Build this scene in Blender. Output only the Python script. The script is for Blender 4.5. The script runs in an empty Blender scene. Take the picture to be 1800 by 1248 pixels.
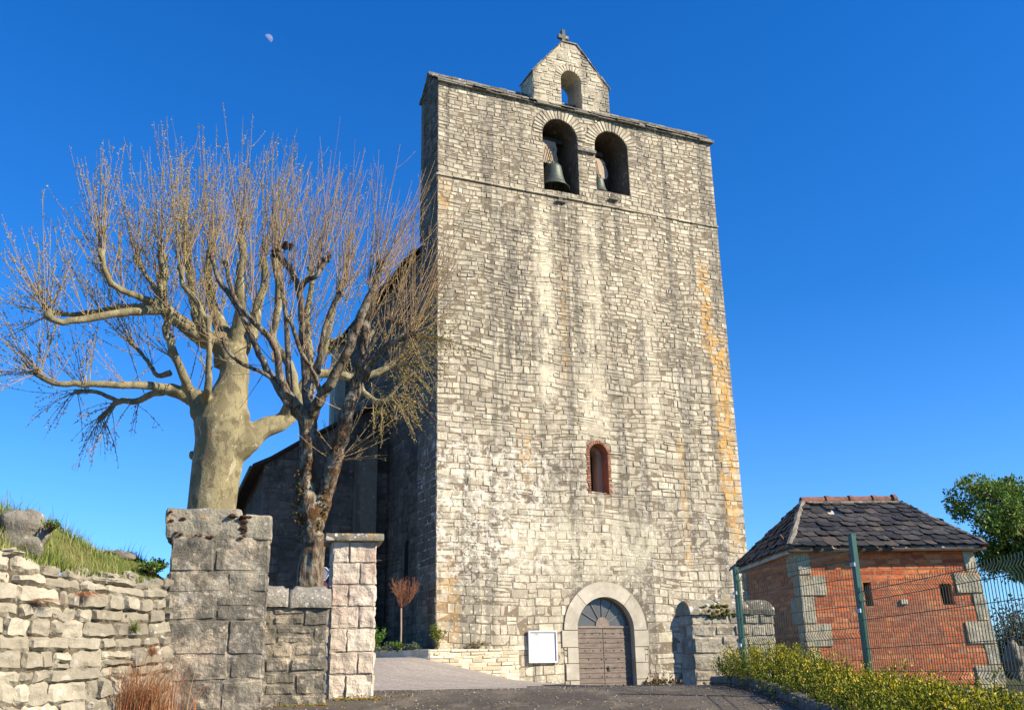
import bpy, math, random
import numpy as np
from mathutils import Vector, Matrix, noise
from mathutils.geometry import tessellate_polygon
rnd = random.Random(7)
R = math.radians
sc = bpy.context.scene
col = sc.collection

# ------------------------------------------------------------------ camera
FPX, IW, IH = 1718.0, 1800.0, 1248.0
ROLL, PITCH = R(1.19), R(17.976)
EYE = Vector((0, 0, 1.6))
FW = Vector((0, math.cos(PITCH), math.sin(PITCH)))
U0 = Vector((0, -math.sin(PITCH), math.cos(PITCH)))
R0 = Vector((1, 0, 0))
RT = math.cos(ROLL) * R0 - math.sin(ROLL) * U0
UP = math.sin(ROLL) * R0 + math.cos(ROLL) * U0
cam = bpy.data.objects.new('camera', bpy.data.cameras.new('camera'))
col.objects.link(cam)
cam.matrix_world = Matrix(((RT.x, UP.x, -FW.x, EYE.x), (RT.y, UP.y, -FW.y, EYE.y), (RT.z, UP.z, -FW.z, EYE.z), (0, 0, 0, 1)))
cam.data.sensor_width = 36
cam.data.lens = 36 * FPX / IW
cam.data.clip_end = 20000
cam.data.clip_start = 0.1
sc.camera = cam

# ------------------------------------------------------------------ light
AL = R(24.2)                                   # bearing of the church front
CU = Vector((math.cos(AL), math.sin(AL), 0)); CV = Vector((-math.sin(AL), math.cos(AL), 0))
SA, SE = R(45), R(31)                          # sun: 45 deg right of the front's normal, 31 deg high
SH = (-CV) * math.cos(SA) + CU * math.sin(SA)
SUN = (SH * math.cos(SE) + Vector((0, 0, math.sin(SE)))).normalized()
sl = bpy.data.lights.new('sun', 'SUN'); sl.energy = 5.0; sl.angle = R(0.5); sl.color = (1.0, 0.875, 0.67)
so = bpy.data.objects.new('sun', sl); col.objects.link(so)
so.rotation_euler = SUN.to_track_quat('Z', 'Y').to_euler()
w = bpy.data.worlds.new('World'); sc.world = w; w.use_nodes = True
nt = w.node_tree; nt.nodes.clear()
sky = nt.nodes.new('ShaderNodeTexSky'); sky.sky_type = 'NISHITA'; sky.sun_disc = False
sky.sun_elevation = SE; sky.sun_rotation = math.atan2(SH.x, SH.y)
sky.altitude = 300; sky.air_density = 1.0; sky.dust_density = 0.0; sky.ozone_density = 3.0
hs = nt.nodes.new('ShaderNodeHueSaturation'); hs.inputs['Saturation'].default_value = 1.0
mm = nt.nodes.new('ShaderNodeMix'); mm.data_type = 'RGBA'; mm.blend_type = 'MULTIPLY'; mm.inputs[0].default_value = 1.0; mm.inputs[7].default_value = (.27, .74, 1.42, 1)
tcw = nt.nodes.new('ShaderNodeTexCoord'); sx_ = nt.nodes.new('ShaderNodeSeparateXYZ'); rw = nt.nodes.new('ShaderNodeValToRGB')
nt.links.new(tcw.outputs['Generated'], sx_.inputs[0]); nt.links.new(sx_.outputs[2], rw.inputs[0]); nt.links.new(rw.outputs[0], mm.inputs[7])
el = rw.color_ramp.elements; el[0].position = 0.0; el[0].color = (.42, .68, 1.12, 1); el[1].position = .75; el[1].color = (.045, .56, 1.18, 1)
e_ = el.new(.12); e_.color = (.34, .68, 1.12, 1); e_ = el.new(.35); e_.color = (.13, .57, 1.05, 1)
vm = nt.nodes.new('ShaderNodeVectorMath'); vm.operation = 'SCALE'; vm.inputs['Scale'].default_value = 1.45
bg = nt.nodes.new('ShaderNodeBackground'); bg.inputs[1].default_value = 0.066
wo = nt.nodes.new('ShaderNodeOutputWorld')
nt.links.new(sky.outputs[0], hs.inputs['Color']); nt.links.new(hs.outputs[0], mm.inputs[6]); nt.links.new(mm.outputs[2], vm.inputs[0]); nt.links.new(vm.outputs[0], bg.inputs[0]); nt.links.new(bg.outputs[0], wo.inputs[0])
sc.view_settings.view_transform = 'Standard'; sc.view_settings.look = 'None'
sc.view_settings.exposure = 1.06; sc.view_settings.gamma = 1
sc.cycles.max_bounces = 5

# ------------------------------------------------------------------ helpers
def ray(x, y): return (FW * FPX + RT * (x - IW / 2) - UP * (y - IH / 2)).normalized()
def atY(x, y, Y):
    d = ray(x, y); return EYE + d * (Y / d.y)
def atZ(x, y, Z):
    d = ray(x, y); return EYE + d * ((Z - EYE.z) / d.z)
CO = atY(766, 1140, 33.0); CO.z = 0            # foot of the tower's near left corner
def onF(x, y, v=0.0):                          # pixel -> (u, z) on a plane parallel to the church front
    d = ray(x, y); t = ((CO + CV * v - EYE).dot(CV)) / d.dot(CV); p = EYE + d * t
    return (p - CO).dot(CU), p.z
def cl(u_, v_, z=0.0): return CO + CU * u_ + CV * v_ + Vector((0, 0, z))
def nz(x, y=0.0, z=0.0): return noise.noise(Vector((x, y, z)))
def lerp(a, b, t): return a + (b - a) * t
def interp(x, pts):
    if x <= pts[0][0]: return pts[0][1]
    for (a, b), (c, d) in zip(pts, pts[1:]):
        if x <= c: return b + (d - b) * (x - a) / (c - a)
    return pts[-1][1]
def smooth(a, b, x):
    t = max(0, min(1, (x - a) / (b - a))); return t * t * (3 - 2 * t)

class MB:
    def __init__(s): s.v = []; s.f = []; s.t = []
    def add(s, vs, fs, t=0.5):
        o = len(s.v); s.v.extend([tuple(p) for p in vs])
        for f in fs: s.f.append(tuple(i + o for i in f)); s.t.append(t)
    def box(s, x0, x1, y0, y1, z0, z1, t=0.5, m=None):
        vs = [Vector((x, y, z)) for z in (z0, z1) for y in (y0, y1) for x in (x0, x1)]
        if m: vs = [m @ p for p in vs]
        s.add(vs, [(0, 2, 3, 1), (4, 5, 7, 6), (0, 1, 5, 4), (2, 6, 7, 3), (0, 4, 6, 2), (1, 3, 7, 5)], t)
    def tube(s, pts, rs, n=6, t=0.5, cap=True, lump=0.0, sd=0.0):
        pts = [Vector(p) for p in pts]; vs = []; fs = []; k = len(pts)
        a = None
        for i, p in enumerate(pts):
            d = (pts[min(i + 1, k - 1)] - pts[max(i - 1, 0)])
            if d.length < 1e-6: d = Vector((0, 0, 1))
            d.normalize()
            if a is None:
                a = d.orthogonal().normalized()
            else:
                a = (a - d * a.dot(d))
                a = a.normalized() if a.length > 1e-5 else d.orthogonal().normalized()
            b = d.cross(a); r = rs[i] if hasattr(rs, '__len__') else rs
            for j in range(n):
                th = 2 * math.pi * j / n; q = a * math.cos(th) + b * math.sin(th)
                rr = r
                if lump: rr = r * (1 + lump * nz(p.x * 3 + q.x * 1.5 + sd, p.y * 3 + q.y * 1.5, p.z * 2.2 + q.z))
                vs.append(p + q * rr)
        for i in range(k - 1):
            for j in range(n):
                j2 = (j + 1) % n
                fs.append((i * n + j, i * n + j2, (i + 1) * n + j2, (i + 1) * n + j))
        if cap: fs.append(tuple(range(n))[::-1]); fs.append(tuple((k - 1) * n + j for j in range(n)))
        s.add(vs, fs, t)
    def blob(s, c, r, t=0.5, lump=0.25, nu=8, nv=5, sc_=(1, 1, 1), sd=0.0, fr_=1.5):
        c = Vector(c); vs = []; fs = []
        for i in range(nv + 1):
            ph = math.pi * i / nv
            for j in range(nu):
                th = 2 * math.pi * j / nu
                d = Vector((math.sin(ph) * math.cos(th), math.sin(ph) * math.sin(th), math.cos(ph)))
                rr = r * (1 + lump * nz(d.x * fr_ + sd, d.y * fr_ + c.x, d.z * fr_ + c.z))
                vs.append(c + Vector((d.x * sc_[0], d.y * sc_[1], d.z * sc_[2])) * rr)
        for i in range(nv):
            for j in range(nu):
                j2 = (j + 1) % nu; fs.append((i * nu + j, (i + 1) * nu + j, (i + 1) * nu + j2, i * nu + j2))
        s.add(vs, fs, t)
    def octa(s, c, d, r, l, t=0.5):
        c = Vector(c); a = d.orthogonal().normalized() * r; b = d.cross(a).normalized() * r
        s.add([c, c + d * l * .45 + a, c + d * l * .45 + b, c + d * l * .45 - a, c + d * l * .45 - b, c + d * l],
              [(0, 2, 1), (0, 3, 2), (0, 4, 3), (0, 1, 4), (5, 1, 2), (5, 2, 3), (5, 3, 4), (5, 4, 1)], t)
    def build(s, name, mat, parent=None, smooth=False):
        me = bpy.data.meshes.new(name)
        me.from_pydata(s.v, [], s.f)
        at = me.attributes.new('tint', 'FLOAT', 'FACE'); at.data.foreach_set('value', np.array(s.t, dtype=np.float32))
        me.materials.append(mat); me.update()
        if smooth: me.polygons.foreach_set('use_smooth', [True] * len(me.polygons))
        o = bpy.data.objects.new(name, me); col.objects.link(o)
        if parent: o.parent = parent
        return o
def empty(name, label, cat, loc=(0, 0, 0), rz=0.0, group=None):
    o = bpy.data.objects.new(name, None); col.objects.link(o); o.location = loc; o.rotation_euler = (0, 0, rz)
    o.empty_display_size = .2
    return tag(o, label, cat, group)
def tag(o, label=None, cat=None, group=None, kind=None):
    if label: o['label'] = label
    if cat: o['category'] = cat
    if group: o['group'] = group
    if kind: o['kind'] = kind
    return o

# --- masonry: every stone is a small bevelled, slightly uneven block of its own inside one mesh
def stone(mb, cs, fr, proud, bw, rough, n=1, t=0.5, fq=6.0, sd=0.0, tilt=0.0, rc=0.35):
    # cs: bl, br, tr, tl in (s, z); fr(s, z, h) -> xyz
    wd = max(.02, (abs(cs[1][0] - cs[0][0]) + abs(cs[2][0] - cs[3][0]) + abs(cs[1][1] - cs[0][1])) / 2)
    hd = max(.02, (abs(cs[3][1] - cs[0][1]) + abs(cs[2][1] - cs[1][1]) + abs(cs[3][0] - cs[0][0])) / 2)
    ea, eb = min(.33, bw / wd), min(.33, bw / hd)
    if n <= 1: A = [0, ea, 1 - ea, 1]; B = [0, eb, 1 - eb, 1]
    else:
        A = [0] + [ea + (1 - 2 * ea) * i / n for i in range(n + 1)] + [1]
        B = [0] + [eb + (1 - 2 * eb) * i / n for i in range(n + 1)] + [1]
    na, nb = len(A), len(B); vs = []
    ta, tb = rnd.uniform(-tilt, tilt), rnd.uniform(-tilt, tilt)
    for j, b in enumerate(B):
        for i, a in enumerate(A):
            rim = i in (0, na - 1) or j in (0, nb - 1)
            aa, bb = a, b
            if i in (0, na - 1) and j in (0, nb - 1):
                aa = lerp(a, A[1] if i == 0 else A[-2], rc); bb = lerp(b, B[1] if j == 0 else B[-2], rc)
            s_ = lerp(lerp(cs[0][0], cs[1][0], aa), lerp(cs[3][0], cs[2][0], aa), bb)
            z_ = lerp(lerp(cs[0][1], cs[1][1], aa), lerp(cs[3][1], cs[2][1], aa), bb)
            if rim: h = -.012
            else:
                h = proud + ta * (a - .5) + tb * (b - .5)
                if rough: h += rough * nz(s_ * fq + sd, z_ * fq, sd * 1.7)
                if n > 1 and rough:
                    s_ += rough * .5 * nz(s_ * fq * 1.3, z_ * fq * 1.3 + 9, sd); z_ += rough * .5 * nz(s_ * fq * 1.3 + 5, z_ * fq * 1.3, sd)
            if rim and rough:
                s_ += rough * .7 * nz(s_ * fq * 2, z_ * fq * 2 + 3, sd); z_ += rough * .7 * nz(s_ * fq * 2 + 7, z_ * fq * 2, sd)
            vs.append(fr(s_, z_, h))
    fs = [(j * na + i, j * na + i + 1, (j + 1) * na + i + 1, (j + 1) * na + i) for j in range(nb - 1) for i in range(na - 1)]
    mb.add(vs, fs, t)

def masonry(mb, s0, s1, z0, z1, fr, hc, ws, gap=.014, proud=.02, bw=.015, rough=.012, jit=.010, excl=None, ztop=None,
            n=1, sd=0.0, warp=.05, split=.12, vary=.02, skip=None, courses=None, tilt=.01, fq=6.0, zbot=None):
    r = random.Random(int(sd * 31) + 5)
    zb = [z0]
    if courses: zb = list(courses)
    else:
        while zb[-1] < z1:
            lo, hi = hc(zb[-1]) if callable(hc) else hc
            zb.append(zb[-1] + r.uniform(lo, hi))
        zb[-1] = z1
        if zb[-1] - zb[-2] < .08: zb.pop(-2)
    def wz(s_, z_): return z_ + warp * nz(s_ * .45 + sd, z_ * .5, sd) + warp * .25 * nz(s_ * 2.1, z_ * .8, sd + 4)
    for k in range(len(zb) - 1):
        a, b = zb[k], zb[k + 1]; zm = (a + b) / 2
        ex = excl(a, b) if excl else []
        iv = [(s0, s1)]
        for (e0, e1) in ex:
            nv = []
            for (p, q) in iv:
                if e1 <= p or e0 >= q: nv.append((p, q)); continue
                if e0 - p > .04: nv.append((p, e0))
                if q - e1 > .04: nv.append((e1, q))
            iv = nv
        lo, hi = ws(zm) if callable(ws) else ws
        for (p, q) in iv:
            xs = [p]
            while xs[-1] < q: xs.append(xs[-1] + r.uniform(lo, hi) * (1 + .5 * (r.random() < .12)))
            xs[-1] = q
            if len(xs) > 2 and xs[-1] - xs[-2] < lo * .6: xs.pop(-2)
            for i in range(len(xs) - 1):
                c, d = xs[i], xs[i + 1]
                cells = [(c, d, a, b)]
                if r.random() < split and (b - a) > .15:
                    m_ = a + (b - a) * r.uniform(.4, .6); cells = [(c, d, a, m_), (c, d, m_, b)]
                elif r.random() < split * .5 and d - c > lo * 1.4:
                    m_ = c + (d - c) * r.uniform(.35, .65); cells = [(c, m_, a, b), (m_, d, a, b)]
                for (c_, d_, a_, b_) in cells:
                    if skip and skip(c_, d_, a_, b_): continue
                    g = gap / 2; j = lambda: r.uniform(-jit, jit)
                    cs = [[c_ + g + j(), wz(c_, a_) + g + j()], [d_ - g + j(), wz(d_, a_) + g + j()],
                          [d_ - g + j(), wz(d_, b_) - g + j()], [c_ + g + j(), wz(c_, b_) - g + j()]]
                    if c_ <= s0 + 1e-6: cs[0][0] = s0; cs[3][0] = s0
                    if d_ >= s1 - 1e-6: cs[1][0] = s1; cs[2][0] = s1
                    if ex:
                        for (e0, e1) in ex:
                            if abs(d_ - e0) < 1e-6: cs[1][0] = e0; cs[2][0] = e0
                            if abs(c_ - e1) < 1e-6: cs[0][0] = e1; cs[3][0] = e1
                    if ztop:
                        for q_ in cs: q_[1] = min(q_[1], ztop(q_[0]))
                        if cs[2][1] - cs[1][1] < .04 and cs[3][1] - cs[0][1] < .04: continue
                    if zbot:
                        if max(cs[2][1], cs[3][1]) < zbot((c_ + d_) / 2): continue
                    tt = r.random()
                    stone(mb, cs, fr, proud + r.uniform(-vary, vary), bw * r.uniform(.7, 1.4), rough, n, tt, fq, sd + tt * 20, tilt)

def voussoirs(mb, cx, cz, r0, r1, a0, a1, k, fr, gap=.012, proud=.02, bw=.012, rough=.01, vary=.012, n=1, jr=0.05):
    for i in range(k):
        b0 = lerp(a0, a1, i / k); b1 = lerp(a0, a1, (i + 1) / k); g = gap / 2 / r0
        rr = r1 + rnd.uniform(-jr, jr)
        P = lambda a, r_: [cx + math.cos(a) * r_, cz + math.sin(a) * r_]
        cs = [P(b0 + g, r0), P(b1 - g, r0), P(b1 - g * r0 / r1, rr), P(b0 + g * r0 / r1, rr)]
        cs = [cs[1], cs[0], cs[3], cs[2]] if b1 > b0 else cs
        stone(mb, cs, fr, proud + rnd.uniform(-vary, vary), bw, rough, n, rnd.random(), sd=i * 3.1)
def arch_outline(x0, x1, z0, zs, n=14, k=1.0):
    r_ = (x1 - x0) / 2; cx = (x0 + x1) / 2
    return [(x0, z0), (x1, z0)] + [(cx + math.cos(math.pi * i / n) * r_, zs + math.sin(math.pi * i / n) * r_ * k) for i in range(n + 1)]
def holed(mb, outer, holes, fr, h=0.0, t=.5):
    loops = [[Vector((p[0], p[1], 0)) for p in outer]] + [[Vector((p[0], p[1], 0)) for p in hl] for hl in holes]
    flat = [p for l in loops for p in l]
    mb.add([fr(p.x, p.y, h) for p in flat], tessellate_polygon(loops), t)
def reveal(mb, outline, fr, h0, h1, t=.5, seg=1):
    k = len(outline); vs = []
    for q in range(seg + 1):
        h = lerp(h0, h1, q / seg)
        for p in outline: vs.append(fr(p[0], p[1], h))
    mb.add(vs, [(q * k + i, q * k + (i + 1) % k, (q + 1) * k + (i + 1) % k, (q + 1) * k + i) for q in range(seg) for i in range(k)], t)
def arch_excl(x0, x1, z0, zs, ring=0.0, k=1.0):
    r_ = (x1 - x0) / 2; cx = (x0 + x1) / 2
    def f(a, b):
        zm = (a + b) / 2
        if zm < z0: return []
        if zm <= zs: return [(x0, x1)]
        dz = (zm - zs) / k
        if dz < r_ + ring: 
            hw = math.sqrt((r_ + ring) ** 2 - dz ** 2); return [(cx - hw, cx + hw)]
        return []
    return f

# ------------------------------------------------------------------ materials
class NT:
    def __init__(s, name, rough=.9, spec=.2):
        s.m = bpy.data.materials.new(name); s.m.use_nodes = True; s.t = s.m.node_tree
        s.b = s.t.nodes['Principled BSDF']; s.b.inputs['Roughness'].default_value = rough
        s.b.inputs['Specular IOR Level'].default_value = spec
    def new(s, k, **kw):
        n = s.t.nodes.new(k)
        for a, b in kw.items(): setattr(n, a, b)
        return n
    def put(s, sock, v):
        if isinstance(v, bpy.types.NodeSocket): s.t.links.new(v, sock)
        elif isinstance(v, (tuple, list)) and len(v) == 3 and len(getattr(sock, 'default_value', (0,))) == 4: sock.default_value = (*v, 1)
        else: sock.default_value = v
    def coord(s, k='Object'): return s.new('ShaderNodeTexCoord').outputs[k]
    def attr(s, n='tint'): return s.new('ShaderNodeAttribute', attribute_name=n).outputs['Fac']
    def map(s, v, scale=(1, 1, 1), loc=(0, 0, 0)):
        n = s.new('ShaderNodeMapping'); s.put(n.inputs[0], v); n.inputs['Scale'].default_value = scale; n.inputs['Location'].default_value = loc
        return n.outputs[0]
    def noise(s, v, sc_=1.0, det=4, ro=.55, dist=0.0):
        n = s.new('ShaderNodeTexNoise'); s.put(n.inputs['Vector'], v); n.inputs['Scale'].default_value = sc_
        n.inputs['Detail'].default_value = det; n.inputs['Roughness'].default_value = ro; n.inputs['Distortion'].default_value = dist
        return n.outputs['Fac']
    def voro(s, v, sc_=1.0, feat='F1', out='Distance', rand=1.0):
        n = s.new('ShaderNodeTexVoronoi', feature=feat); s.put(n.inputs['Vector'], v); n.inputs['Scale'].default_value = sc_
        n.inputs['Randomness'].default_value = rand
        return n.outputs[out]
    def math(s, op, a, b=0.0, c=0.0):
        n = s.new('ShaderNodeMath', operation=op); s.put(n.inputs[0], a); s.put(n.inputs[1], b); s.put(n.inputs[2], c); return n.outputs[0]
    def rng(s, v, a, b, c=0.0, d=1.0, sm=True):
        n = s.new('ShaderNodeMapRange'); n.interpolation_type = 'SMOOTHSTEP' if sm else 'LINEAR'
        s.put(n.inputs['Value'], v); 
        for k_, q in (('From Min', a), ('From Max', b), ('To Min', c), ('To Max', d)): s.put(n.inputs[k_], q)
        return n.outputs['Result']
    def mix(s, f, a, b, mode='MIX'):
        n = s.new('ShaderNodeMix', data_type='RGBA', blend_type=mode); s.put(n.inputs[0], f); s.put(n.inputs[6], a); s.put(n.inputs[7], b); return n.outputs[2]
    def ramp(s, f, cs):
        n = s.new('ShaderNodeValToRGB'); s.put(n.inputs[0], f); e = n.color_ramp.elements
        while len(e) < len(cs): e.new(.5)
        for q, (p, c) in zip(e, cs): q.position = p; q.color = (*c, 1)
        return n.outputs[0]
    def xyz(s, v):
        n = s.new('ShaderNodeSeparateXYZ'); s.put(n.inputs[0], v); return n.outputs
    def bump(s, h, dist=.01, st=1.0):
        n = s.new('ShaderNodeBump'); s.put(n.inputs['Height'], h); n.inputs['Distance'].default_value = dist; n.inputs['Strength'].default_value = st
        s.put(s.b.inputs['Normal'], n.outputs[0])
    def col(s, c): s.put(s.b.inputs['Base Color'], c); return s
    def gain(s, c, f): return s.mix(1.0, c, f, 'MULTIPLY')
    def band(s, x, a, b, e=.3):
        return s.math('MULTIPLY', s.rng(x, a - e, a + e), s.rng(x, b - e, b + e, 1.0, 0.0))

def stone_mat(name, ramp, grime=(.13, .125, .11), ga=.5, spots=.5, spot_sc=4.0, streak=.0, orange=False, micro=.35, bump=.012, tower=False, mic_sc=22, spotc=(.62, .59, .52), extra=None):
    N = NT(name); c = N.coord(); t = N.attr()
    base = N.ramp(t, ramp)
    n1 = N.noise(c, .55, 5, .6); n2 = N.noise(c, 3.0, 6, .65); n3 = N.noise(c, mic_sc, 5, .7); n4 = N.noise(N.map(c, (1, 1, 1), (9, 4, 2)), mic_sc * .3, 6, .7)
    g = N.math('MULTIPLY', N.rng(N.math('ADD', N.math('MULTIPLY', n1, .6), N.math('MULTIPLY', n2, .4)), .42, .62), ga)
    if tower:
        X = N.xyz(c); sx, sz = X[0], X[2]
        sv = N.noise(N.map(c, (1.6, .5, .09)), 1.0, 5, .6, .3)
        sv2 = N.noise(N.map(c, (4.5, .5, .22), (3, 0, 1)), 1.0, 5, .6, .2)
        # rain-washed pale streaks under the bell openings, grey crust between them
        pale = N.math('MULTIPLY', N.math('MULTIPLY', N.rng(sv2, .50, .62), N.rng(sz, 6.0, 9.0)), N.math('MULTIPLY', N.rng(sz, 19.0, 20.2, 1, .2), .75))
        dk = N.math('MAXIMUM', N.math('MULTIPLY', N.rng(sv, .47, .60), .75), 0.0)
        for (a, b, z0, z1, k) in ((2.2, 4.0, 11, 19.2, .85), (4.9, 6.2, 11, 18, .8), (6.9, 8.0, 9.8, 15, .6), (9.6, 11.2, 7, 16, .6), (.2, 2.6, 9, 19, .45), (6.8, 11.5, 4.6, 8.6, .5), (3.2, 5.7, 6.6, 9.8, .85), (.3, 4.2, 19.8, 23.0, .4)):
            dk = N.math('MAXIMUM', dk, N.math('MULTIPLY', N.math('MULTIPLY', N.band(sx, a, b, .35), N.band(sz, z0, z1, 1.4)), N.rng(N.noise(N.map(c, (1.4, .6, .5), (a, 0, z0)), 1.5, 7, .72), .40, .55, 0, k)))
        g = N.math('MAXIMUM', N.math('MULTIPLY', g, .8), dk)
        g = N.math('MULTIPLY', g, N.rng(N.math('ADD', pale, 0.0), .1, .7, 1, .15))
    elif streak:
        sv = N.noise(N.map(c, (2.5, 2.5, .25)), 1.0, 5, .6, .3); g = N.math('MAXIMUM', g, N.rng(sv, .5, .62, 0, streak))
    cc = N.mix(g, base, grime)
    if tower:
        for (a, b, z0, z1, k) in ((4.0, 4.7, 10.5, 19, .95), (6.0, 6.9, 13, 19, .6), (5.6, 6.9, 9.8, 12.5, .7), (8.6, 9.3, 10, 18.5, .5), (2.6, 8.8, 4.9, 6.7, .8)):
            f = N.math('MULTIPLY', N.math('MULTIPLY', N.band(sx, a, b, .25), N.band(sz, z0, z1, .9)), N.rng(N.noise(N.map(c, (1.6, 1, .7), (b, 0, z1)), 1.3, 6, .7), .38, .56, 0, k))
            cc = N.mix(f, cc, (.56, .50, .37) if a != 2.6 else (.47, .43, .32))
        for (a, b, z0, z1, k) in ((11.45, 11.95, 14, 17.6, .85), (11.75, 12.5, 7.5, 14.5, .92), (11.9, 12.5, 5.8, 8, .6), (9.85, 10.1, 5.0, 10.5, .55), (3.1, 3.6, 7.6, 10.2, .35), (.05, .8, 2.4, 5.2, .4), (5.0, 5.25, 12, 17.5, .3), (0, .5, 17.8, 19.2, .5)):
            f = N.math('MULTIPLY', N.math('MULTIPLY', N.band(sx, a, b, .16), N.band(sz, z0, z1, .8)), N.rng(N.noise(N.map(c, (1.5, 1, 1.1), (a, 0, b)), 2.2, 7, .75), .43, .56, 0, k))
            cc = N.mix(f, cc, (.48, .27, .065))
    if orange:
        cc = N.mix(N.math('MULTIPLY', N.rng(N.noise(N.map(c, (1, 1, 1), (7, 7, 7)), 5, 6, .7), .57, .64), .85), cc, (.46, .25, .06))
    if spots:
        vd = N.voro(c, spot_sc); vc = N.voro(c, spot_sc, out='Color')
        vd2 = N.voro(c, spot_sc * 2.7); vc2 = N.voro(c, spot_sc * 2.7, out='Color')
        wob = N.math('MULTIPLY', N.math('SUBTRACT', n4, .5), .35)
        thr = N.math('MULTIPLY', N.rng(N.xyz(vc)[0], .45, 1.0), .40); thr2 = N.math('MULTIPLY', N.rng(N.xyz(vc2)[1], .4, 1.0), .42)
        m1 = N.rng(N.math('SUBTRACT', N.math('ADD', vd, wob), thr), -.04, .03, 1, 0)
        m2 = N.rng(N.math('SUBTRACT', N.math('ADD', vd2, wob), thr2), -.05, .04, 1, 0)
        den = N.noise(N.map(c, (1, 1, 1), (2, 5, 8)), .6, 3, .6)
        if tower: den = N.math('ADD', den, N.rng(sz, 3.5, 10.5, .10, -.06)); den = N.math('ADD', den, N.math('MULTIPLY', N.math('MULTIPLY', N.band(sx, -.5, 4.2, 1.2), N.band(sz, 4.2, 9.4, 1.2)), .12))
        m = N.math('MULTIPLY', N.math('MAXIMUM', m1, N.math('MULTIPLY', m2, N.rng(den, .46, .56))), N.rng(den, .42, .60, spots * .3, spots))
        if tower:
            wn = N.noise(N.map(c, (1, 1, 1), (11, 3, 6)), 3.0, 9, .80); zone = N.math('MULTIPLY', N.rng(sz, 3.0, 5.0), N.rng(sz, 9.0, 11.5, 1, .35))
            lefty = N.math('MULTIPLY', N.band(sx, -1, 4.6, 1.0), N.band(sz, 4.4, 9.6, 1.0))
            bl = N.math('MULTIPLY', N.rng(N.math('ADD', wn, N.math('MULTIPLY', lefty, .035)), .53, .585), N.math('MAXIMUM', N.math('MULTIPLY', zone, .5), N.math('MULTIPLY', lefty, .8)))
            m = N.math('MAXIMUM', N.math('MULTIPLY', m, .62), bl)
        cc = N.mix(m, cc, spotc)
    if extra: cc = extra(N, c, cc)
    k = N.math('ADD', N.math('MULTIPLY', N.math('SUBTRACT', n3, .5), micro * 2.2), N.math('ADD', N.math('MULTIPLY', N.math('SUBTRACT', n4, .5), micro * 1.8), 1.0))
    cmb = N.new('ShaderNodeCombineXYZ'); [N.put(cmb.inputs[i], k) for i in range(3)]
    N.col(N.gain(cc, cmb.outputs[0]))
    N.bump(N.math('ADD', n3, N.math('MULTIPLY', n4, 1.5)), bump)
    return N.m
def plain(name, c1, c2=None, sc_=6, rough=.7, spec=.3, bump=0.0, metal=0.0, tintk=0.0, det=4, lo=.35, hi=.65):
    N = NT(name, rough, spec); c = N.coord(); n = N.noise(c, sc_, det, .65)
    cc = N.mix(N.rng(n, lo, hi), c1, c2 or tuple(x * .7 for x in c1))
    if tintk:
        t = N.attr(); k = N.rng(t, 0, 1, 1 - tintk, 1 + tintk, False); cmb = N.new('ShaderNodeCombineXYZ'); [N.put(cmb.inputs[i], k) for i in range(3)]
        cc = N.gain(cc, cmb.outputs[0])
    N.col(cc); N.b.inputs['Metallic'].default_value = metal
    if bump: N.bump(n, bump)
    return N.m

TR = [(0, (.32, .28, .21)), (.25, (.40, .355, .265)), (.55, (.435, .385, .285)), (.85, (.50, .45, .335)), (1, (.58, .53, .405))]
M = {}
M['tower'] = stone_mat('tower_stone', TR, grime=(.15, .137, .11), ga=.5, spots=.9, spot_sc=3.4, tower=True, micro=.48, spotc=(.58, .54, .45))
M['joints'] = stone_mat('tower_joint_mortar', [(0, (.20, .16, .11)), (1, (.20, .16, .11))], grime=(.09, .08, .065), ga=.5, spots=.5, tower=True, micro=.4)
M['mortar'] = plain('joint_mortar', (.17, .145, .11), (.085, .075, .06), 9, .95, .1, .01)
M['shade_stone'] = stone_mat('shade_toned_wall_stone', [(0, (.075, .065, .05)), (.5, (.115, .10, .078)), (1, (.165, .145, .115))], grime=(.042, .036, .028), ga=.8, spots=.3, spotc=(.30, .27, .22), spot_sc=5, streak=.6)  # wall stone darkened and warmed; the shade of these walls is in the colour
M['shade_tower'] = stone_mat('shade_toned_tower_stone', [(0, (.11, .095, .072)), (.5, (.155, .135, .10)), (1, (.21, .18, .14))], grime=(.06, .05, .038), ga=.7, spots=.4, spotc=(.35, .32, .26), spot_sc=5, streak=.6)  # darker copy of the tower stone, with the side's shade put into its colour
M['reveal'] = stone_mat('shade_toned_opening_stone', [(0, (.13, .105, .08)), (1, (.18, .15, .115))], grime=(.06, .05, .04), ga=.7, spots=.3)  # stone darkened so the shadow inside the bell openings is partly painted in
M['plaster'] = stone_mat('chamber_plaster', [(0, (.42, .33, .24)), (1, (.42, .33, .24))], grime=(.25, .2, .15), ga=.4, spots=.0, micro=.2)
M['lauze'] = stone_mat('roof_slab_stone', [(0, (.10, .09, .075)), (.5, (.17, .16, .135)), (1, (.27, .25, .20))], grime=(.07, .065, .05), ga=.6, spots=.6, spot_sc=7)
M['ashlar'] = stone_mat('door_surround_stone', [(0, (.36, .33, .265)), (1, (.46, .42, .34))], grime=(.23, .205, .16), ga=.6, spots=.35, micro=.14, bump=.004, mic_sc=14)
M['pale'] = stone_mat('pale_planter_stone', [(0, (.42, .35, .23)), (.5, (.54, .48, .36)), (1, (.62, .56, .44))], grime=(.42, .36, .25), ga=.4, spots=.0, micro=.2)
M['brickred'] = stone_mat('old_red_brick', [(0, (.20, .085, .05)), (.5, (.30, .13, .08)), (1, (.38, .22, .14))], grime=(.16, .09, .06), ga=.6, spots=.5, spotc=(.4, .33, .27))
def rust(N, c, cc): return cc
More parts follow.
